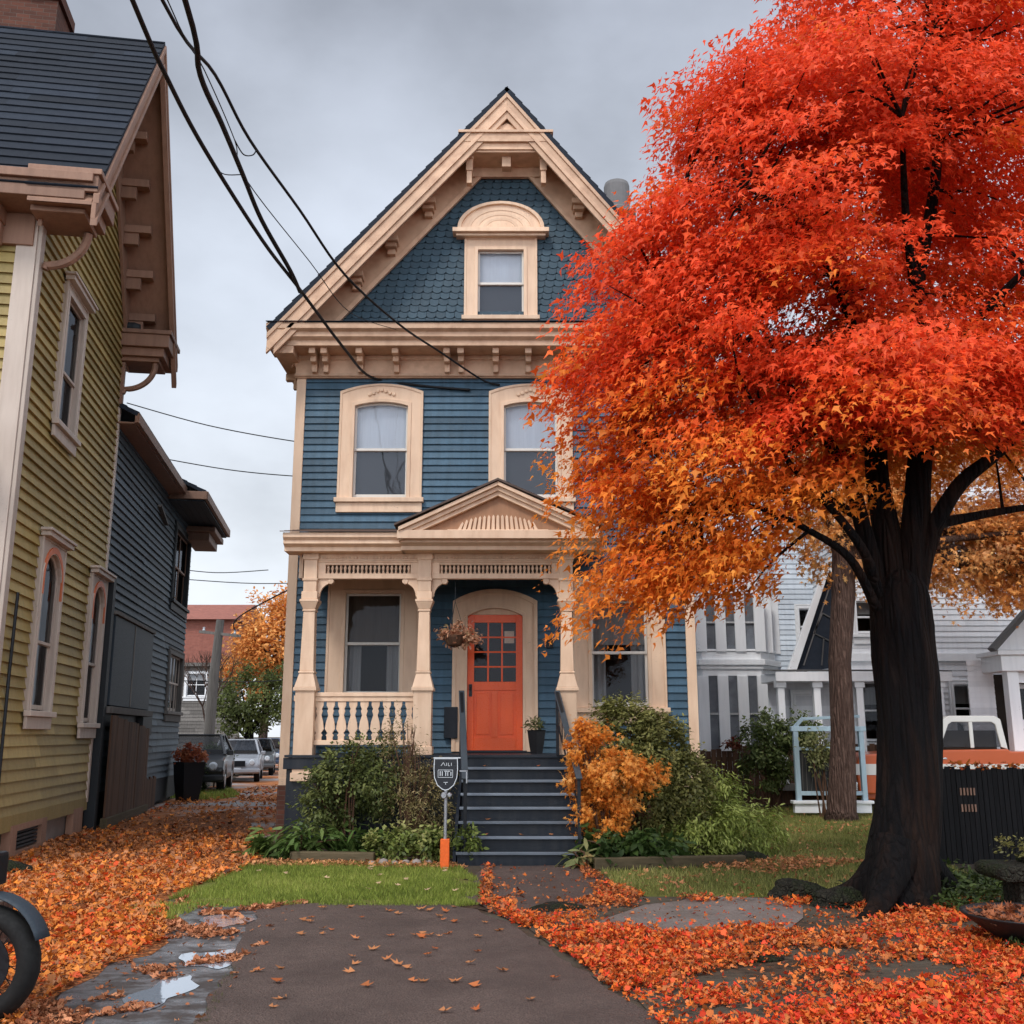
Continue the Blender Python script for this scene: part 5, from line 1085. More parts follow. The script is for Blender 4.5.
# ================================================================== far alley
t = thing('house', 'faded red and grey brick house far down the alley behind the utility pole', 'house', (-18, 60, 0))
b = MB(); b.box(-24, -16.3, 60, 68, 5.6, 8.2); b.build('upper_wall', 'redwall', t)
b = MB(F(0, 59.95)); clap(b, -24, -15.6, 0, 5.6, .2, .03, [(-18.9, -17.6, 3.7, 5.2)]); b.build('lower_wall', 'greywood', t, recalc=False)
window(t, F(-18.25, 59.95), 1.1, 3.8, 5.1, 0, .12, 0, mats=('wtrim', 'wtrim', 'glassdk'), blind=.3, screen=False, mull=1)
b = MB(); b.prism([(59.5, 8.2), (68.5, 8.2), (64, 9.6)], 'x', -24.2, -16.1); b.build('roof', 'redwall', t)
b = MB(); b.box(-24, -15.7, 59.6, 60.1, 5.5, 5.7); b.build('cornice', 'greywood', t)
def tree(name, label, base, trunk_pts, trunk_r, blobs, n, size, cols, m='bark2', group=None, nb=14, tpl=T_OVAL, **kw):
    t = thing(name, label, 'tree', base, 0, group); b = MB(); b.tube(trunk_pts, trunk_r, 14, .06); top = V(trunk_pts[-1]); r1 = trunk_r[-1]
    for k in range(nb):
        bl = random.choice(blobs); tgt = V((bl[0] + random.uniform(-.7, .7) * bl[3], bl[1] + random.uniform(-.7, .7) * bl[4], bl[2] + random.uniform(-.5, .7) * bl[5]))
        st = V(trunk_pts[-2]).lerp(top, random.uniform(.2, 1)); md = st.lerp(tgt, .5) + V((random.uniform(-.3, .3), random.uniform(-.3, .3), random.uniform(.0, .5)))
        b.tube(spl([st, md, tgt], 4), [r1 * .6 * (1 - k_ / 9) + .008 for k_ in range(9)], 6)
    b.build('trunk', m, t, smooth=True)
    shrub(t, 'crown', blobs, n, size, cols, tpl, 'leaf', **kw); return t
tree('autumn_tree', 'pale orange tree behind the alley cars, beside the blue house', (-12.4, 52, 0), [(-12.4, 52, 0), (-12.3, 52, 2.5), (-12.2, 52, 4)], [.25, .2, .16], [(-12.0, 52, 6.5, 2.0, 1.8, 2.4), (-13.0, 52, 5, 1.6, 1.5, 1.6), (-10.6, 52, 7.2, 2, 1.5, 2.6)], 16000, .2, [(.55, .20, .05), (.85, .38, .10), (.92, .50, .18)], shell=.3, thick=.4)
tree('evergreen_tree', 'dark green bushy tree below the orange one at the end of the alley', (-11, 44, 0), [(-11, 44, 0), (-11, 44, 1), (-11, 44, 2)], [.2, .18, .14], [(-10.9, 44, 3.2, 1.7, 1.5, 1.4), (-9.6, 44, 3.2, 1.4, 1.2, 1.5), (-11.6, 44, 2.6, 1.1, 1.0, .9)], 9000, .14, [(.05, .065, .02), (.14, .17, .05), (.24, .26, .09)], shell=.3, thick=.3, m='bark')
t = thing('bare_tree', 'bare grey branching tree between the slate blue house and the utility pole', 'tree', (-11.6, 40, 0)); b = MB()
def twig(p, d, L, r, k):
    q = p + d * L; b.tube([p, p.lerp(q, .5) + V((random.uniform(-.05, .05), 0, random.uniform(-.05, .05))) * L, q], [r, r * .8, r * .6], 5)
    if k:
        for _ in range(3): twig(q, (d + V((random.uniform(-.7, .7), random.uniform(-.5, .5), random.uniform(-.3, .5)))).normalized(), L * .72, r * .6, k - 1)
twig(V((-11.6, 40, 0)), V((.05, 0, 1)), 1.6, .08, 5); b.build('trunk', 'bark2', t)
for i, (x, y, z, r, cols, lab) in enumerate(((-8.75, 29.2, .45, .5, [(.03, .05, .015), (.12, .17, .05)], 'small green shrub by the black car'), (-9.35, 33.2, .9, .55, [(.05, .08, .02), (.2, .26, .08)], 'light green shrub between the cars and the utility pole'),
    (-12.6, 47.5, .9, 1.0, [(.05, .04, .03), (.14, .09, .06)], 'brown dead shrub beyond the parked cars'))):
    t = thing('shrub', lab, 'shrub', (x, y, 0)); bb = MB(); bb.tube([(x, y, 0), (x, y, z)], .03, 6); bb.build('stem', 'brown', t); shrub(t, 'foliage', [(x, y, z, r, r * .8, r * .8)], 1500, .09, cols, thick=.14, shell=.3)

# ================================================================== trees at right
tree('autumn_tree', 'slender brown trunked tree with pale orange leaves in front of the white houses', (6.3, 20.3, 0), [(6.28, 20.3, 0), (6.3, 20.3, .2), (6.42, 20.3, 1.6), (6.45, 20.3, 3.0), (6.62, 20.3, 4.4), (6.7, 20.4, 5.5)], [.34, .27, .23, .22, .23, .2],
     [(7.0, 20.6, 6.2, 1.3, 1.3, 1.7), (9.3, 21.3, 5.6, 1.7, 1.2, 1.3), (10.6, 21.5, 5.4, 1.6, 1.2, 1.2), (11.5, 21.5, 6.0, 1.8, 1.5, 1.6), (8.8, 21, 8.2, 3.2, 2, 1.8)], 48000, .10, [(.60, .22, .06), (.88, .38, .10), (.92, .50, .20), (.85, .42, .22)], nb=26, tpl=T_MAPLE, shell=.2, thick=.3, droop=.5)
t = thing('maple_tree', 'large dark trunked maple with blazing red and orange crown on the right', 'tree', (3.75, 10.4, 0))
b = MB()
tr = [(3.70, 10.35, -.05), (3.72, 10.38, .12), (3.78, 10.42, .35), (3.86, 10.48, .7), (3.95, 10.5, 1.2), (3.99, 10.5, 1.9), (4.0, 10.5, 2.5), (3.99, 10.5, 2.9), (3.99, 10.5, 3.25)]
b.tube(spl(tr, 5), [float(v) for v in np.interp(np.linspace(0, 1, 41), [0, .06, .14, .26, .42, .62, .8, .92, 1], [.44, .40, .365, .335, .31, .305, .31, .29, .19])], 44, .03, ridge=.03)
roots = [((3.66, 10.25, .55), (3.48, 10.0, .25), (3.3, 9.8, .08), (3.05, 9.65, -.06)), ((3.6, 10.4, .3), (3.25, 10.5, .08), (2.8, 10.62, -.02)), ((4.0, 10.6, .4), (4.4, 10.9, .1), (4.8, 11, -.05))]
for r_ in roots: s_ = spl(r_, 5); b.tube(s_, [float(v) for v in np.interp(np.linspace(0, 1, len(s_)), [0, .4, 1], [.22, .13, .05])], 16, .08, ridge=.05)
LIMB = []
def limb(pts, r0, r1, seg=14, rg=.04):
    s_ = spl(pts, 6); n = len(s_); b.tube(s_, [r0 + (r1 - r0) * (k / (n - 1)) ** .8 for k in range(n)], seg, .04, ridge=rg); LIMB.append(s_)
limb([(3.88, 10.5, 2.5), (3.74, 10.45, 3.2), (3.62, 10.4, 3.8), (3.50, 10.4, 4.3), (3.0, 10.3, 5.1), (2.2, 10.2, 5.9), (1.5, 10, 6.3)], .125, .02)
limb([(3.96, 10.5, 2.6), (3.92, 10.5, 3.5), (3.90, 10.6, 4.3), (3.95, 10.7, 5.4), (3.8, 10.8, 6.6), (3.5, 10.9, 8), (3.4, 11, 9.3)], .18, .035)
limb([(4.04, 10.5, 2.6), (4.16, 10.45, 3.5), (4.27, 10.4, 4.3), (4.45, 10.5, 5.2), (4.5, 10.6, 6.4), (4.9, 10.7, 8), (5.1, 10.8, 10)], .19, .035)
limb([(4.10, 10.45, 2.8), (4.30, 10.4, 3.55), (4.58, 10.2, 4.1), (5.0, 10.1, 4.45), (5.5, 10, 4.9), (6.3, 10, 5.5)], .12, .03)
limb([(4.1, 10.6, 3.1), (4.5, 10.9, 3.75), (5.2, 11.2, 4.0), (6.2, 11.5, 4.2)], .10, .03)
limb([(3.72, 10.35, 3.0), (3.5, 10.0, 3.35), (3.1, 9.7, 3.75), (2.7, 9.5, 4.1), (2.45, 9.4, 4.45)], .06, .02)
limb([(3.68, 10.3, 2.85), (3.35, 10.0, 3.3), (2.9, 9.8, 3.55), (2.3, 9.6, 3.75), (1.8, 9.5, 3.65)], .055, .015)
limb([(3.55, 10.4, 3.85), (3.0, 10.2, 4.05), (2.4, 10.1, 3.95), (1.7, 10, 4.1)], .05, .015)
limb([(3.9, 10.6, 4.6), (3.3, 10.2, 5.3), (2.6, 9.8, 5.5), (1.6, 9.6, 5.4)], .07, .02)
limb([(3.95, 10.7, 5.5), (3.4, 9.9, 6.1), (2.9, 9.4, 6.6), (2.3, 9.2, 6.9)], .07, .02)
limb([(4.5, 10.5, 5.4), (4.9, 9.8, 5.9), (5.4, 9.3, 6.4)], .08, .02); limb([(4.5, 10.6, 6.2), (4.2, 10, 7.0), (4.0, 9.4, 7.8)], .07, .02)
limb([(3.7, 10.8, 7.2), (2.9, 10.6, 8.1), (2.3, 10.5, 8.8)], .05, .015); limb([(3.8, 10.8, 6.6), (2.8, 10.4, 7.1), (1.9, 10.1, 7.5)], .05, .015)
# crown envelope
CR = [(1.28, 9.8, 5.35, .72, 1.1, .60), (1.38, 9.9, 4.5, .70, 1.2, .75), (1.62, 9.9, 6.4, .8, 1.2, .6), (1.5, 9.8, 3.15, .75, .9, .42), (2.1, 9.8, 3.2, .6, .8, .30), (2.35, 10, 8.1, .6, 1.0, .6), (3.9, 9.25, 4.72, 1.35, .8, .40), (2.9, 9.2, 4.75, .9, .7, .40), (1.95, 9.9, 4.25, 1.35, 1.5, .85), (1.75, 10.0, 3.55, .85, 1.2, .55), (2.75, 9.8, 3.75, 1.0, 1.2, .50), (1.75, 10.0, 5.45, 1.30, 1.8, .80), (2.4, 10, 6.3, 1.35, 1.9, .8), (2.9, 10, 7.3, 1.25, 2.1, 1.0), (3.0, 10.4, 8.3, 1.25, 2.0, .9),
      (4.6, 10.6, 7.4, 2.2, 2.4, 1.7), (4.4, 10.8, 9.2, 2.0, 2.3, 1.3), (4.9, 11.0, 10.6, 1.9, 2.2, 1.1), (6.3, 10.8, 8.4, 1.8, 2.2, 2.0), (3.9, 9.3, 5.0, 1.35, .9, .42), (3.0, 9.3, 4.95, 1.0, .8, .45), (5.3, 9.7, 5.15, 1.3, 1.0, .50), (3.3, 10.0, 6.2, 1.2, 1.4, .8), (5.2, 10.4, 6.1, 1.6, 1.9, .8), (6.6, 10.6, 5.3, 1.3, 1.8, .9), (4.5, 11.6, 5.6, 2.2, 1.2, .9), (3.6, 11.4, 4.9, 1.5, 1.1, .6)]
pads = []; 
for (cx, cy, cz, rx, ry, rz_) in CR:
    k = int(15 * (rx * ry + ry * rz_ + rx * rz_) / 1.6) + 6
    d = nrm(RNG.normal(size=(k, 3))); r = .45 + .52 * RNG.random((k, 1)) ** .6
    pp = np.array([cx, cy, cz]) + d * r * np.array([rx, ry, rz_]); pads.append(np.concatenate([pp, d], 1))
pads = np.concatenate(pads)
kz = ~((pads[:, 0] > 3.25) & (pads[:, 2] < 4.28) & (pads[:, 1] < 11.3)) & ~((pads[:, 0] > 2.45) & (pads[:, 2] < 3.85) & (pads[:, 1] < 11.6)) & (pads[:, 2] > 2.66)
for hx, hz, hr in ((4.45, 6.75, .55), (5.45, 6.1, .42), (2.95, 5.55, .30), (3.5, 7.3, .3), (2.1, 4.75, .25), (5.0, 8.3, .35)):
    kz &= ~((((pads[:, 0] - hx) / (hr * 1.35)) ** 2 + ((pads[:, 2] - hz) / hr) ** 2 < 1) & (pads[:, 1] < 10.7))
pads = pads[kz]; NP_ = len(pads)
for p in pads[RNG.permutation(NP_)[:230]]:
    P_ = V(p[:3]); best = min((q for L_ in LIMB for q in L_[6:]), key=lambda q: (q - P_).length + max(0, q.z - P_.z) * .6)
    md = best.lerp(P_, .5) + V((random.uniform(-.12, .12), random.uniform(-.12, .12), random.uniform(-.02, .16)))
    b.tube(spl([best, md, P_], 3), [.022, .018, .015, .012, .009, .006, .004], 5, cap=False)
b.build('trunk', 'bark', t, smooth=True)
NL = 235000; idx = RNG.integers(0, NP_, NL); pr_ = (.22 + .42 * RNG.random(NP_))
outv = pads[:, :3] - np.array([4.1, 10.6, 5.8]); outv[:, 2] *= .35; outv = nrm(outv)
a_ = RNG.uniform(0, 2 * PI, NL); r_ = np.sqrt(RNG.random(NL)) * pr_[idx]; e1 = outv[idx]; e2 = nrm(np.cross(e1, np.array([[0, 0, 1.]])))
u_ = r_ * np.cos(a_); w_ = r_ * np.sin(a_)
ho = e1.copy(); ho[:, 2] = 0; ho = nrm(ho)
pos = pads[idx, :3] + ho * (u_ * 1.25)[:, None] + e2 * w_[:, None]
pos[:, 2] += -1.3 * (u_ > 0) * u_ * u_ - .35 * u_ - .25 * w_ ** 2 + RNG.normal(size=NL) * .075
nor = ho * .75 + np.array([0, 0, .75]) + RNG.normal(size=(NL, 3)) * .42
tip = ho * .9 + e2 * (w_ / pr_[idx])[:, None] * .7 + np.array([0, 0, -.55]) + RNG.normal(size=(NL, 3)) * .40
pt = RNG.normal(size=NP_) * .11
zz = pads[idx, 2]; xx = pads[idx, 0]; yy = pads[idx, 1]
red = .52 + (zz - 4.75) * .34 + pt[idx] - .50 * np.clip(yy - 10.3, 0, 2) * (zz < 7) + .06 * RNG.normal(size=NL) + .9 * (pos[:, 2] - zz) + .10 * np.sin(xx * 2.3 + zz * 1.7)
# low front pads of the crown are clear red, low left ones orange
red += .42 * ((zz > 4.2) & (zz < 5.5) & (yy < 9.9) & (xx > 2.2)) + .22 * ((zz > 4.9) & (xx < 2.4)) 
red = np.clip(red, 0, 1)
yl = (RNG.random(NP_) < .05)[idx]; red = np.where(yl, red * .35 + .1, red)
cols = [(.96, .32, .045), (.96, .25, .035), (.94, .185, .03), (.94, .135, .028), (.94, .118, .032), (.91, .105, .032)]
col = pal(cols, red * .92 + .06 * RNG.random(NL) + (RNG.random(NP_) * .34 - .20)[idx], .26)
leaves('crown', pos, nor, tip, .046 + .080 * RNG.random(NL) ** 1.7, col, vary(T_TRI, NL, .06), 'leaf', t)

# ================================================================== shrubs in the beds
DG = [(.03, .04, .014), (.11, .135, .038), (.26, .28, .09)]; LG = [(.12, .15, .03), (.34, .40, .09), (.58, .62, .20)]; OG = [(.09, .08, .03), (.24, .20, .08), (.46, .34, .18)]
def bush(label, base, blobs, n, size, cols, tpl=T_OVAL, stems=12, m='green', **kw):
    t = thing('shrub', label, 'shrub', base); bb = MB()
    for k in range(stems):
        bl = random.choice(blobs); q = V((bl[0] + random.uniform(-.8, .8) * bl[3], bl[1] + random.uniform(-.6, .6) * bl[4], bl[2] + random.uniform(.2, .95) * bl[5])); p = V((base[0] + random.uniform(-.1, .1), base[1] + random.uniform(-.1, .1), 0))
        bb.tube(spl([p, p.lerp(q, .5) + V((random.uniform(-.1, .1), 0, .1)), q], 3), [.018, .016, .014, .011, .009, .006, .003], 5)
    bb.build('stems', 'brown', t); shrub(t, 'foliage', blobs, n, size, cols, tpl, m, **kw); return t
bush('dark green rounded shrub below the porch balustrade', (-2.25, 14.7, 0), [(-2.35, 14.7, .95, .55, .45, .62), (-1.9, 14.6, 1.05, .45, .4, .55), (-2.6, 14.75, .65, .35, .4, .5)], 9000, .055, DG, shell=.4, thick=.1)
t = bush('straggly olive and tan shrub with dry twigs between the dark shrub and the sign', (-1.35, 14.5, 0), [(-1.4, 14.5, .85, .45, .4, .75), (-1.05, 14.4, .65, .3, .35, .55), (-1.55, 14.6, 1.5, .28, .2, .4)], 6500, .045, OG, T_LONG, 26, shell=.25, thick=.14)
bush('light green broad leaved plants at the left end of the bed', (-2.9, 14.2, 0), [(-3.1, 14.2, .2, .38, .3, .28), (-2.6, 14.15, .22, .4, .3, .28), (-2.1, 14.1, .16, .3, .25, .22)], 1100, .17, [(.03, .06, .015), (.09, .15, .035), (.19, .25, .07)], T_LONG, 4, up=.7, droop=.4, shell=.1, thick=.14)
bush('low mixed green plants around the foot of the sign', (-1.2, 13.8, 0), [(-1.5, 13.85, .2, .4, .25, .22), (-1.0, 13.75, .2, .3, .22, .24), (-.6, 13.6, .25, .14, .15, .18)], 2600, .07, [(.05, .07, .02), (.17, .22, .05), (.38, .36, .13)], T_OVAL, 6, shell=.1, thick=.1)
bush('bright orange shrub leaning over the right handrail', (1.25, 13.9, 0), [(1.05, 14.0, 1.25, .34, .35, .55), (1.45, 13.8, 1.0, .42, .35, .38), (1.15, 13.8, .55, .38, .3, .32), (1.75, 13.85, 1.1, .28, .25, .2), (.95, 14.1, 1.65, .14, .15, .25)], 8500, .055, [(.62, .20, .03), (.86, .32, .05), (.90, .40, .09), (.92, .52, .18)], T_MAPLE, 14, m='leaf', shell=.4, thick=.085, droop=.3)
bush('tall dense green shrub in front of the right window', (1.85, 14.9, 0), [(1.6, 14.9, 1.55, .50, .42, .58), (2.05, 14.8, 1.35, .50, .42, .60), (2.35, 14.8, .85, .42, .42, .62), (1.85, 14.7, .85, .6, .40, .7)], 30000, .058, [(.06, .065, .02), (.20, .20, .06), (.42, .39, .14)], T_OVAL, 20, shell=.5, thick=.1, up=.7)
bush('dark hosta like plants at the foot of the orange shrub', (1.3, 13.5, 0), [(1.1, 13.45, .18, .35, .25, .25), (1.7, 13.6, .2, .45, .3, .28), (1.45, 13.4, .12, .5, .22, .2)], 1500, .13, [(.015, .03, .01), (.05, .09, .022), (.11, .17, .045)], T_OVAL, 4, up=.6, droop=.5, shell=.1, thick=.12)
bush('feathery yellow green clump spreading at the right of the bed', (2.9, 14.8, 0), [(2.7, 14.7, .4, .55, .45, .4), (3.25, 14.9, .3, .6, .5, .32), (2.5, 14.6, .2, .6, .4, .25), (2.95, 15.0, .8, .35, .3, .3)], 9500, .075, LG, T_LONG, 10, up=.6, droop=.6, shell=.3, thick=.13)
bush('spiky little plant at the foot of the stairs', (.85, 13.25, 0), [(.85, 13.25, .12, .16, .12, .12)], 60, .20, [(.06, .09, .03), (.22, .24, .10), (.4, .22, .1)], T_LONG, 2, up=1.2, shell=.1, thick=.04)
bush('dull green shrub in front of the white side porch', (5.7, 23.2, 0), [(5.7, 23.2, 1.45, .65, .5, .75), (6.3, 23.1, 1.7, .45, .4, .4), (5.5, 23.1, .9, .5, .5, .6)], 6000, .09, [(.05, .07, .02), (.13, .17, .05), (.24, .28, .1)], T_OVAL, 10, shell=.35, thick=.14)
bush('small yellowing bush over the pale blue screen', (6.15, 21.0, 0), [(6.1, 21.0, 1.35, .3, .2, .35)], 900, .08, [(.12, .13, .05), (.3, .3, .12)], T_OVAL, 6, shell=.2, thick=.12)
bush('small red flowers on the brown fence below the bay windows', (5.15, 24.7, 0), [(5.2, 24.65, 1.42, .22, .12, .12)], 300, .07, [(.10, .05, .02), (.35, .06, .03)], T_OVAL, 3, shell=.1, thick=.06)
# ivy ground cover at the big tree
x_, y_ = in_poly_pts(7500, [(3.3, 10.9), (4.0, 9.7), (4.7, 9.3), (5.4, 9.9), (5.8, 10.9), (5.3, 11.8), (4.2, 11.6)])
o = leaves('ivy', np.stack([x_, y_, .03 + .16 * RNG.random(len(x_)) ** 1.5 * (1 + fnoise(x_, y_, 1.6))], 1), np.array([0, 0, .9]) + RNG.normal(size=(len(x_), 3)) * .5, RNG.normal(size=(len(x_), 3)), .05 + .03 * RNG.random(len(x_)), pal([(.02, .03, .01), (.05, .08, .02), (.10, .14, .04)], RNG.random(len(x_))), T_OVAL, 'green'); meta(o, 'dark green ivy creeping around the base of the large maple', 'ivy', kind='stuff')
x_, y_ = in_poly_pts(2600, [(3.7, 8.2), (4.1, 7.7), (4.9, 8.0), (4.9, 8.7), (4.4, 8.6), (3.9, 8.5)])
o = leaves('moss', np.stack([x_, y_, .02 + .08 * RNG.random(len(x_))], 1), RNG.normal(size=(len(x_), 3)) * .5, np.array([0, 0, 1.]) + RNG.normal(size=(len(x_), 3)) * .4, .05 + .03 * RNG.random(len(x_)), pal([(.02, .035, .01), (.05, .08, .02), (.09, .12, .04)], RNG.random(len(x_))), T_LONG, 'green'); meta(o, 'dark moss and grass tuft below the shallow bowl', 'moss', kind='stuff')
# rocks
def rock(c, s, label, seed):
    rs_ = random.Random(seed); bm = bmesh.new(); bmesh.ops.create_icosphere(bm, subdivisions=5, radius=1)
    ph = [rs_.uniform(0, 6) for _ in range(6)]
    for v in bm.verts:
        p = v.co; k = 1 + .12 * math.sin(3 * p.x + ph[0]) * math.sin(2.5 * p.y + ph[1]) + .08 * math.sin(6 * p.z + ph[2] + 3 * p.x) + .05 * math.sin(13 * p.x + ph[3]) * math.sin(11 * p.y + ph[4]) + .03 * math.sin(23 * p.x + ph[5] + 9 * p.z) * math.sin(19 * p.y)
        v.co = V((p.x * s[0] * k, p.y * s[1] * k, max(p.z, -.4) * s[2] * k))
    me = bpy.data.meshes.new('rock'); bm.to_mesh(me); bm.free(); me.materials.append(MT['rock']); me.shade_smooth(); o = bpy.data.objects.new('rock', me); o.location = c; o.rotation_euler = (0, 0, rs_.uniform(-.4, .4)); COL.objects.link(o); meta(o, label, 'rock')
rock((2.85, 10.75, .06), (.27, .18, .15), 'mossy boulder left of the maple roots, farther of two', 1); rock((3.15, 10.35, .05), (.30, .16, .13), 'mossy elongated boulder touching the maple roots', 2)
rock((1.75, 8.0, .0), (.22, .16, .05), 'low flat stone showing through the red leaves', 3); rock((.42, 10.2, .0), (.28, .22, .05), 'broken edge of paving lying between driveway and steps', 4)
rock((3.1, 14.0, .02), (.25, .2, .10), 'grey edging stone at the right end of the flower bed', 5); rock((-5.9, 12.6, .03), (.28, .2, .12), 'dark stone below the olive house corner', 6)
for i, (a, q, lab) in enumerate((((-2.85, 13.85), (-1.75, 13.7), 'long weathered timber edging the left flower bed'), ((1.0, 13.1), (2.9, 13.4), 'timber edging the right flower bed'))):
    bb = MB(); bb.bar((a[0], a[1], .07), (q[0], q[1], .07), .12, .14); o = bb.build('edging_timber', 'deckwood', None, bevel=.015); meta(o, lab, 'timber')
for i in range(6):
    x = -1.75 + i * .14; r_ = .045 + .02 * random.random(); bb = MB(); bb.lathe([(0, -r_ * .8), (r_ * .8, -r_ * .5), (r_, 0), (r_ * .75, r_ * .55), (0, r_ * .8)], (x, 13.45 + random.uniform(-.06, .06), r_ * .7), 9, cap=False); o = bb.build('pebble', 'concrete', None, smooth=True); meta(o, 'pale rounded pebble lying along the left bed edge', 'pebble', 'pebbles along the flower bed')

# ================================================================== ground
bb = MB(); bb.add([(-600, -80, 0), (600, -80, 0), (600, 900, 0), (-600, 900, 0)], [(0, 1, 2, 3)]); o = bb.build('ground', 'dirt', None, recalc=False); meta(o, kind='structure')
sheet('alley', [(-6.7, 12), (-4.0, 12), (-3.85, 28), (-6.5, 40), (-9.5, 60), (-14, 60), (-9.8, 36), (-8.7, 27), (-7.5, 19)], .004, 'alley', .12)
DRV = [(-1.78, 6.0), (-1.72, 3), (1.9, 3), (1.15, 5.5), (.87, 6.3), (.35, 8.0), (.02, 9.3), (-.35, 10.1), (-.6, 10.42), (-2.1, 10.48), (-2.35, 10.1), (-2.15, 8.6), (-1.95, 7.6)]
sheet('driveway', DRV, .016, 'asphalt', .035, sub=.15)
sheet('leafy_ground', [(-6.7, 3), (-6.9, 12), (-7.4, 19), (-6.0, 24), (-4.6, 19), (-3.9, 17), (-3.2, 14), (-3.2, 12), (-3.4, 10.8), (-3.0, 9.8), (-2.7, 8.6), (-2.85, 7.4), (-2.6, 3)], .008, 'leafbed', .12)
sheet('dirt_patch', [(2.0, 3), (.95, 6.2), (.42, 8.05), (.05, 9.35), (-.3, 10.2), (.5, 10.6), (1.4, 10.9), (2.6, 10.9), (3.6, 10.7), (6, 10.7), (7, 3)], .009, 'dirt', .08)
sheet('wet_path', [(-3.5, 10.7), (-2.3, 10.6), (-2.05, 8.3), (-1.7, 6.3), (-1.6, 3), (-3.0, 3), (-2.75, 6.5), (-3.05, 8.4)], .006, 'wet', .06)
PUD = [(-2.15 + .27 * math.cos(q) * (1 + .25 * math.sin(3 * q)), 7.98 + .30 * math.sin(q) * (1 + .2 * math.sin(5 * q + 1))) for q in np.linspace(0, 6.1, 26)]
sheet('puddle', PUD, .010, 'puddle', .012, sub=.12)
sheet('puddle', [(-2.22 + .15 * math.cos(q) * (1 + .3 * math.sin(4 * q)), 7.0 + .42 * math.sin(q) * (1 + .15 * math.sin(5 * q + 2))) for q in np.linspace(0, 6.1, 30)], .010, 'puddle', .015, sub=.12)
sheet('puddle', [(-2.55 + .22 * math.cos(q) * (1 + .3 * math.sin(3 * q + 1)), 9.5 + .32 * math.sin(q) * (1 + .2 * math.sin(4 * q))) for q in np.linspace(0, 6.1, 26)], .010, 'puddle', .015, sub=.12)
LWN = [(-3.3, 10.7), (-3.35, 12), (-3.2, 13.5), (-2.2, 13.5), (-1.2, 13.35), (-.72, 13.2), (-.45, 12), (-.30, 10.6), (-.5, 10.45), (-2.1, 10.52), (-2.9, 10.4)]
sheet('lawn', LWN, .010, 'lawn', .09, sub=.2)
LW2 = [(1.0, 12.9), (1.2, 11.6), (1.4, 10.95), (2.6, 10.85), (3.5, 10.7), (5.3, 11.6), (5.6, 15), (9, 18), (12, 21), (12, 24), (3.3, 24), (3.3, 15.8), (3.6, 14.4), (2.5, 13.2)]
sheet('lawn', LW2, .010, 'lawn', .08)
sheet('front_path', [(-.36, 13.4), (.95, 13.4), (1.0, 12.2), (.85, 10.9), (.93, 10.1), (.3, 9.6), (.05, 9.4), (-.3, 10.3), (-.5, 11.2), (-.4, 12.3)], .013, 'asphalt', .05)
sheet('stone_path', [(.62, 9.2), (1.3, 10.35), (1.9, 10.9), (2.8, 10.7), (2.6, 9.6), (2.2, 8.9), (1.5, 8.2), (1.2, 8.0), (1.0, 8.7)], .017, 'slab', .05)
# grass
def grass(poly, n, h, cols, dens=None, label=None):
    x, y = in_poly_pts(n, poly)
    if dens is not None: k = RNG.random(len(x)) < dens(x, y); x, y = x[k], y[k]
    N = len(x); tp = np.stack([RNG.normal(size=N) * .5, RNG.normal(size=N) * .5, np.ones(N)], 1)
    a = RNG.uniform(0, 2 * PI, N); nr = np.stack([np.cos(a), np.sin(a), np.zeros(N)], 1)
    t_ = np.clip(.45 + .3 * fnoise(x, y, 1.2) + .25 * RNG.normal(size=N), 0, 1)
    o = leaves('grass', np.stack([x, y, np.full(N, .008)], 1), nr, tp, h * (.5 + RNG.random(N)), pal(cols, t_, .3), T_BLADE * np.array([1, 1.6, 1]), 'grass'); meta(o, label, 'grass', kind='stuff')
GR = [(.12, .16, .03), (.24, .30, .05), (.34, .40, .08), (.46, .46, .13)]
grass([(-3.4, 10.6), (-3.45, 12), (-3.3, 13.6), (-2.2, 13.6), (-.65, 13.3), (-.35, 12), (-.2, 10.5), (-.5, 10.3), (-2.1, 10.36), (-3.0, 10.25)], 44000, .045, GR, lambda x, y: 1. * ((fnoise(x, y, 2.5) > -.25) | inpoly(x, y, [(-3.2, 10.8), (-3.2, 13.3), (-.8, 13.1), (-.5, 10.65)])), 'bright short grass patch between the driveway and the left flower bed')
grass(LW2, 75000, .055, [(.11, .12, .03), (.24, .26, .07), (.36, .35, .11), (.50, .40, .17)], lambda x, y: np.clip(1.25 - (y - 11) * .05, .3, 1), 'patchy leaf strewn lawn in front of the white houses')
grass([(-3.6, 10.0), (-3.0, 9.6), (-2.9, 10.6), (-3.5, 11)], 2600, .05, GR, lambda x, y: (fnoise(x, y, 2.) > .1) * .9, 'grass tuft at the edge of the wet path')
grass([(-2.05, 8.2), (-1.98, 8.2), (-1.66, 5.9), (-1.73, 5.9)], 500, .022, [(.05, .06, .02), (.14, .15, .04)], lambda x, y: (fnoise(x, y, 2.) > -.1) * .9, 'thin mossy grass line along the left edge of the driveway')
grass([(-9.0, 27.6), (-7.6, 26.6), (-7.2, 28), (-8.2, 31)], 3000, .12, GR, None, 'grass verge by the alley planter')
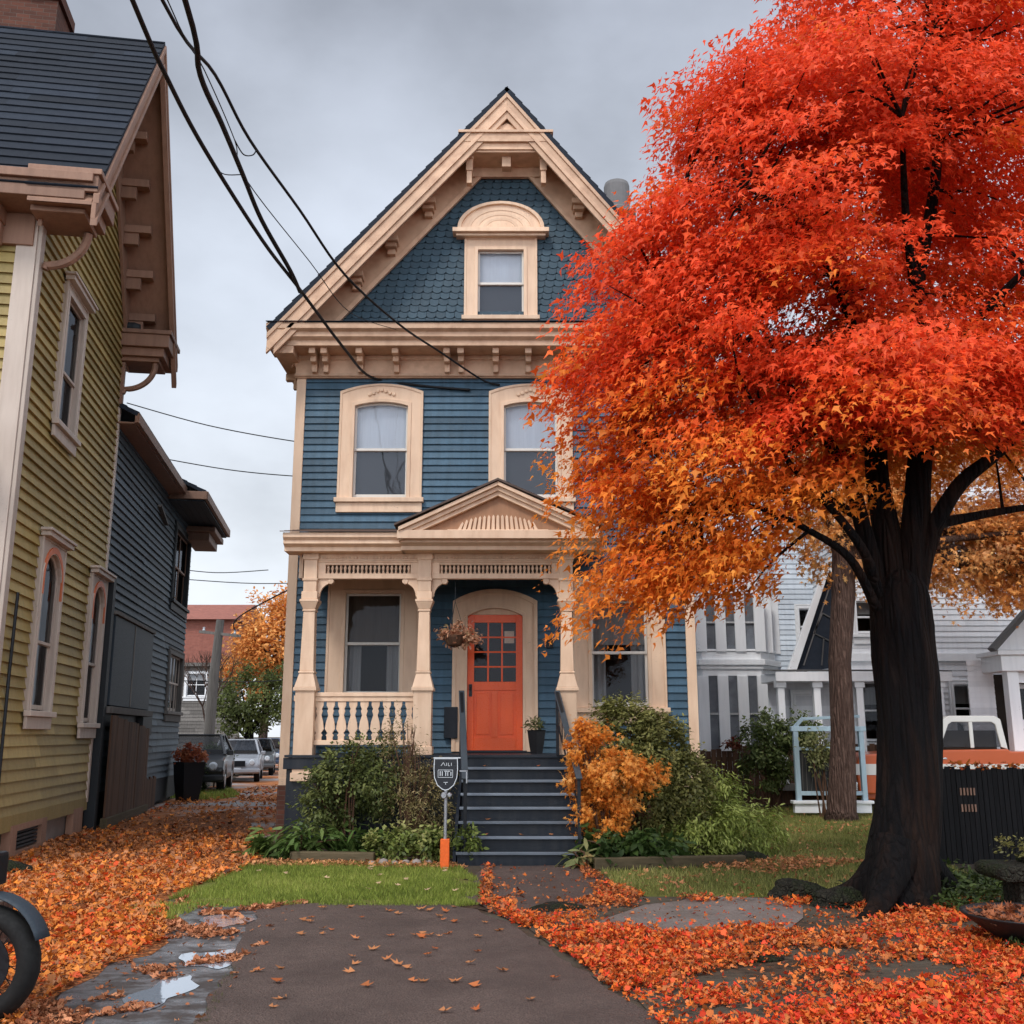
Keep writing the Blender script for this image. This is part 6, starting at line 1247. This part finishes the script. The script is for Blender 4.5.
# leaf litter
LA = [(-6.6, 5), (-6.9, 12), (-7.3, 19), (-8.3, 27), (-8, 33), (-4.2, 33), (-4.0, 17), (-3.25, 14.2), (-3.3, 12.2), (-3.5, 10.8), (-3.1, 9.7), (-2.75, 8.6), (-2.9, 7.4), (-2.6, 5)]
x, y = in_poly_pts(130000, LA); k = RNG.random(len(x)) < np.clip(2.2 - .11 * y, .16, 1) * np.clip(.95 + .8 * fnoise(x, y, 1.3, 1.), .12, 1) * np.where((y > 17.5) & (x > -6.9 + .16 * (19 - y)), .30, 1) * np.where(y > 19, .75, 1); x, y = x[k], y[k]
ed = fnoise(x, y, .6, 2.); bright = np.exp(-((x + 3.9) ** 2 / 3 + (y - 9) ** 2 / 14)); tt = np.clip(.44 + .34 * bright + .16 * ed + .24 * RNG.normal(size=len(x)), 0, 1)
litter('leaf_litter', x, y, .038 + .0032 * y, [(.10, .04, .022), (.40, .15, .06), (.58, .25, .11), (.68, .22, .05), (.80, .27, .04), (.74, .10, .025)], tt, .012, .045, label='thick carpet of orange and rust leaves covering the alley side on the left')
x, y = in_poly_pts(14000, [(-3.3, 10.8), (-2.0, 10.6), (-1.9, 8.6), (-1.75, 6), (-2.9, 6), (-3.0, 8.6)]); k = (fnoise(x, y, 2.2, 4.) > .38 + .35 * (x + 2.6)) | (RNG.random(len(x)) < .012); x, y = x[k], y[k]
litter('leaf_litter', x, y, .055, [(.2, .07, .03), (.5, .18, .08), (.62, .28, .14)], RNG.random(len(x)), .012, .012, label='clusters of wet leaves stuck to the glistening path')
LB = [(.95, 5.6), (.42, 8.05), (.05, 9.35), (-.3, 10.3), (-.35, 13.2), (.9, 13.3), (1.1, 11.5), (1.4, 10.8), (2.4, 10.7), (3.3, 10.5), (5, 10.5), (5.5, 9), (5.5, 5.6)]
x, y = in_poly_pts(125000, LB); q = fnoise(x, y, 1.1, .7)
slabm = np.exp(-(((x - 1.75) / .75) ** 2 + ((y - 9.75) / .55) ** 2)) ; pathm = ((y > 10.6) & (x < .95)) * (np.abs(x - .30) < .52) * 1. + ((np.abs(x - .35) < .33) & (y > 9.8) & (y <= 10.7)) * .9
dn = np.clip(.52 + .95 * q + .6 * fnoise(x, y, 3.1, 2.2) - 2.9 * slabm - 1.3 * pathm, 0.02, 1) * np.clip(1.4 - (y - 8) * .22, .22, 1); k = RNG.random(len(x)) < dn; x, y = x[k], y[k]
tt = np.clip(.55 + .18 * fnoise(x, y, .9, 3.) + .26 * RNG.normal(size=len(x)) - .06 * (y - 9), 0, 1)
litter('leaf_litter', x, y, .049, [(.14, .04, .02), (.42, .13, .05), (.66, .22, .07), (.80, .20, .03), (.82, .10, .025), (.70, .05, .02)], tt, .014, .06, label='drift of red and orange leaves spread beneath the large maple', tilt=.5)
x, y = in_poly_pts(9500, LW2); k = RNG.random(len(x)) < .5 * np.clip(.45 + .7 * fnoise(x, y, .8, 5.), .04, 1) * np.clip(1.6 - (y - 11) * .11, .2, 1); x, y = x[k], y[k]
litter('leaf_litter', x, y, .06, [(.30, .12, .05), (.58, .26, .12), (.70, .30, .12)], RNG.random(len(x)), .03, .03, label='leaves sprinkled over the right hand lawn')
x, y = in_poly_pts(1400, [(-3.4, 13.9), (-.7, 13.5), (-.55, 13.1), (-3.4, 13.3)]); litter('leaf_litter', x, y, .06, [(.30, .12, .05), (.60, .28, .12), (.72, .34, .15)], RNG.random(len(x)), .02, .03, label='line of leaves along the front of the left flower bed')
x, y = in_poly_pts(800, [(2.3, 13.2), (3.9, 14.2), (4.6, 13.6), (3, 12.4)]); litter('leaf_litter', x, y, .065, [(.30, .12, .05), (.60, .25, .10), (.72, .30, .12)], RNG.random(len(x)), .03, .04, label='pinkish leaves gathered at the right end of the flower bed')
# single leaves
def one_leaf(x, y, z, s, c, label, group):
    n = 1; o = leaves('fallen_leaf', np.array([[x, y, z]]), np.array([[random.uniform(-.25, .25), random.uniform(-.25, .25), 1.]]), np.array([[math.cos(random.uniform(0, 6.3)), random.uniform(-1, 1), 0.]]), [s], pal(c, RNG.random(1)), T_CURL, 'litter'); meta(o, label, 'leaf', group)
LC = [(.42, .16, .06), (.62, .26, .11), (.55, .14, .04)]
xs, ys = in_poly_pts(60, [(-1.6, 6.4), (.7, 6.4), (.1, 8.6), (-.5, 10.2), (-2.1, 10.2), (-1.85, 8)])
for x, y in zip(xs, ys): one_leaf(x, y, .026, random.uniform(.055, .10), LC, 'single orange leaf lying loose on the dark asphalt driveway', 'loose leaves on the driveway')
xs, ys = in_poly_pts(16, [(-3.0, 10.9), (-.5, 10.9), (-.8, 13), (-3.0, 13)])
for x, y in zip(xs, ys): one_leaf(x, y, .05, .07, [(.6, .4, .25), (.7, .5, .3)], 'single pale leaf lying on the bright green grass patch', 'pale leaves on the small lawn')
for i in range(7): k = random.randint(1, 7); one_leaf(random.uniform(-.5, .8), 13.5 + .26 * (k - 1) + .1, .165 * k + .012, .07, LC, 'single leaf lying on a dark stair tread', 'leaves on the stairs')

# ================================================================== sky, light, camera
w = bpy.data.worlds.new('World'); S.world = w; w.use_nodes = True; t_ = w.node_tree; t_.nodes.clear()
n = NT.__new__(NT); n.t = t_; n.out = t_.nodes.new('ShaderNodeOutputWorld')
SUN_EL, SUN_AZ = R(48), R(205)
sky = n.n('TexSky', sky_type='NISHITA', sun_disc=False, sun_elevation=SUN_EL, sun_rotation=SUN_AZ)
tc = n.n('TexCoord'); g = tc.outputs['Generated']; sp_ = n.n('SeparateXYZ', {'Vector': g})
cl = n.n('Mapping', {'Vector': g, 'Scale': (2.0, 2.0, 3.4)}).outputs[0]
cn = n.noise(cl, 1.7, 6, .5)
grad = n.ramp(sp_.outputs[2], [(0., (.80, .84, .89)), (.18, (.72, .765, .825)), (.38, (.56, .61, .69)), (.62, (.40, .435, .51)), (.8, (.52, .56, .64)), (1, (.75, .78, .84))])  # overhead stops, above the frame, raised for more light from above
gr2 = n.mix(1., grad, n.ramp(cn, [(.32, .76), (.50, 1.), (.70, 1.20)]), 'MULTIPLY')
back = n.math('ADD', 1., n.math('MULTIPLY', n.ramp(n.math('ADD', n.math('MULTIPLY', sp_.outputs[1], -.5), .5), [(.45, 0), (.85, 1)]), 1.15))  # sky behind the camera, out of view, brightened to light the house fronts
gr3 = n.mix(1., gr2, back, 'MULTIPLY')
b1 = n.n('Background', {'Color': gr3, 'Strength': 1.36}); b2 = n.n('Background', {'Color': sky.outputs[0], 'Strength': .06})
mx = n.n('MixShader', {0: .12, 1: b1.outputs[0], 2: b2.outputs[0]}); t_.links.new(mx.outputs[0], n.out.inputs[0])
ld = bpy.data.lights.new('sun', 'SUN'); ld.energy = 1.9; ld.angle = R(14); ld.color = (1., .955, .90); lo = bpy.data.objects.new('sun', ld); COL.objects.link(lo)
# sun stands behind the camera and to the left
dv = V((-.45 * math.cos(SUN_EL), -.89 * math.cos(SUN_EL), math.sin(SUN_EL))); lo.rotation_euler = dv.to_track_quat('Z', 'Y').to_euler()
cd = bpy.data.cameras.new('camera'); cam = bpy.data.objects.new('camera', cd); COL.objects.link(cam); S.camera = cam
cd.lens = 36; cd.sensor_width = 36; cd.clip_end = 3000; cd.clip_start = .05
cam.location = (0, 0, 1.6); cam.rotation_euler = (R(90 + 12.3), 0, 0)
S.view_settings.view_transform = 'Standard'; S.view_settings.look = 'None'; S.view_settings.exposure = 0; S.view_settings.gamma = 1
S.render.engine = 'CYCLES'; S.cycles.max_bounces = 4; S.cycles.diffuse_bounces = 3; S.cycles.transparent_max_bounces = 8; S.cycles.use_denoising = True
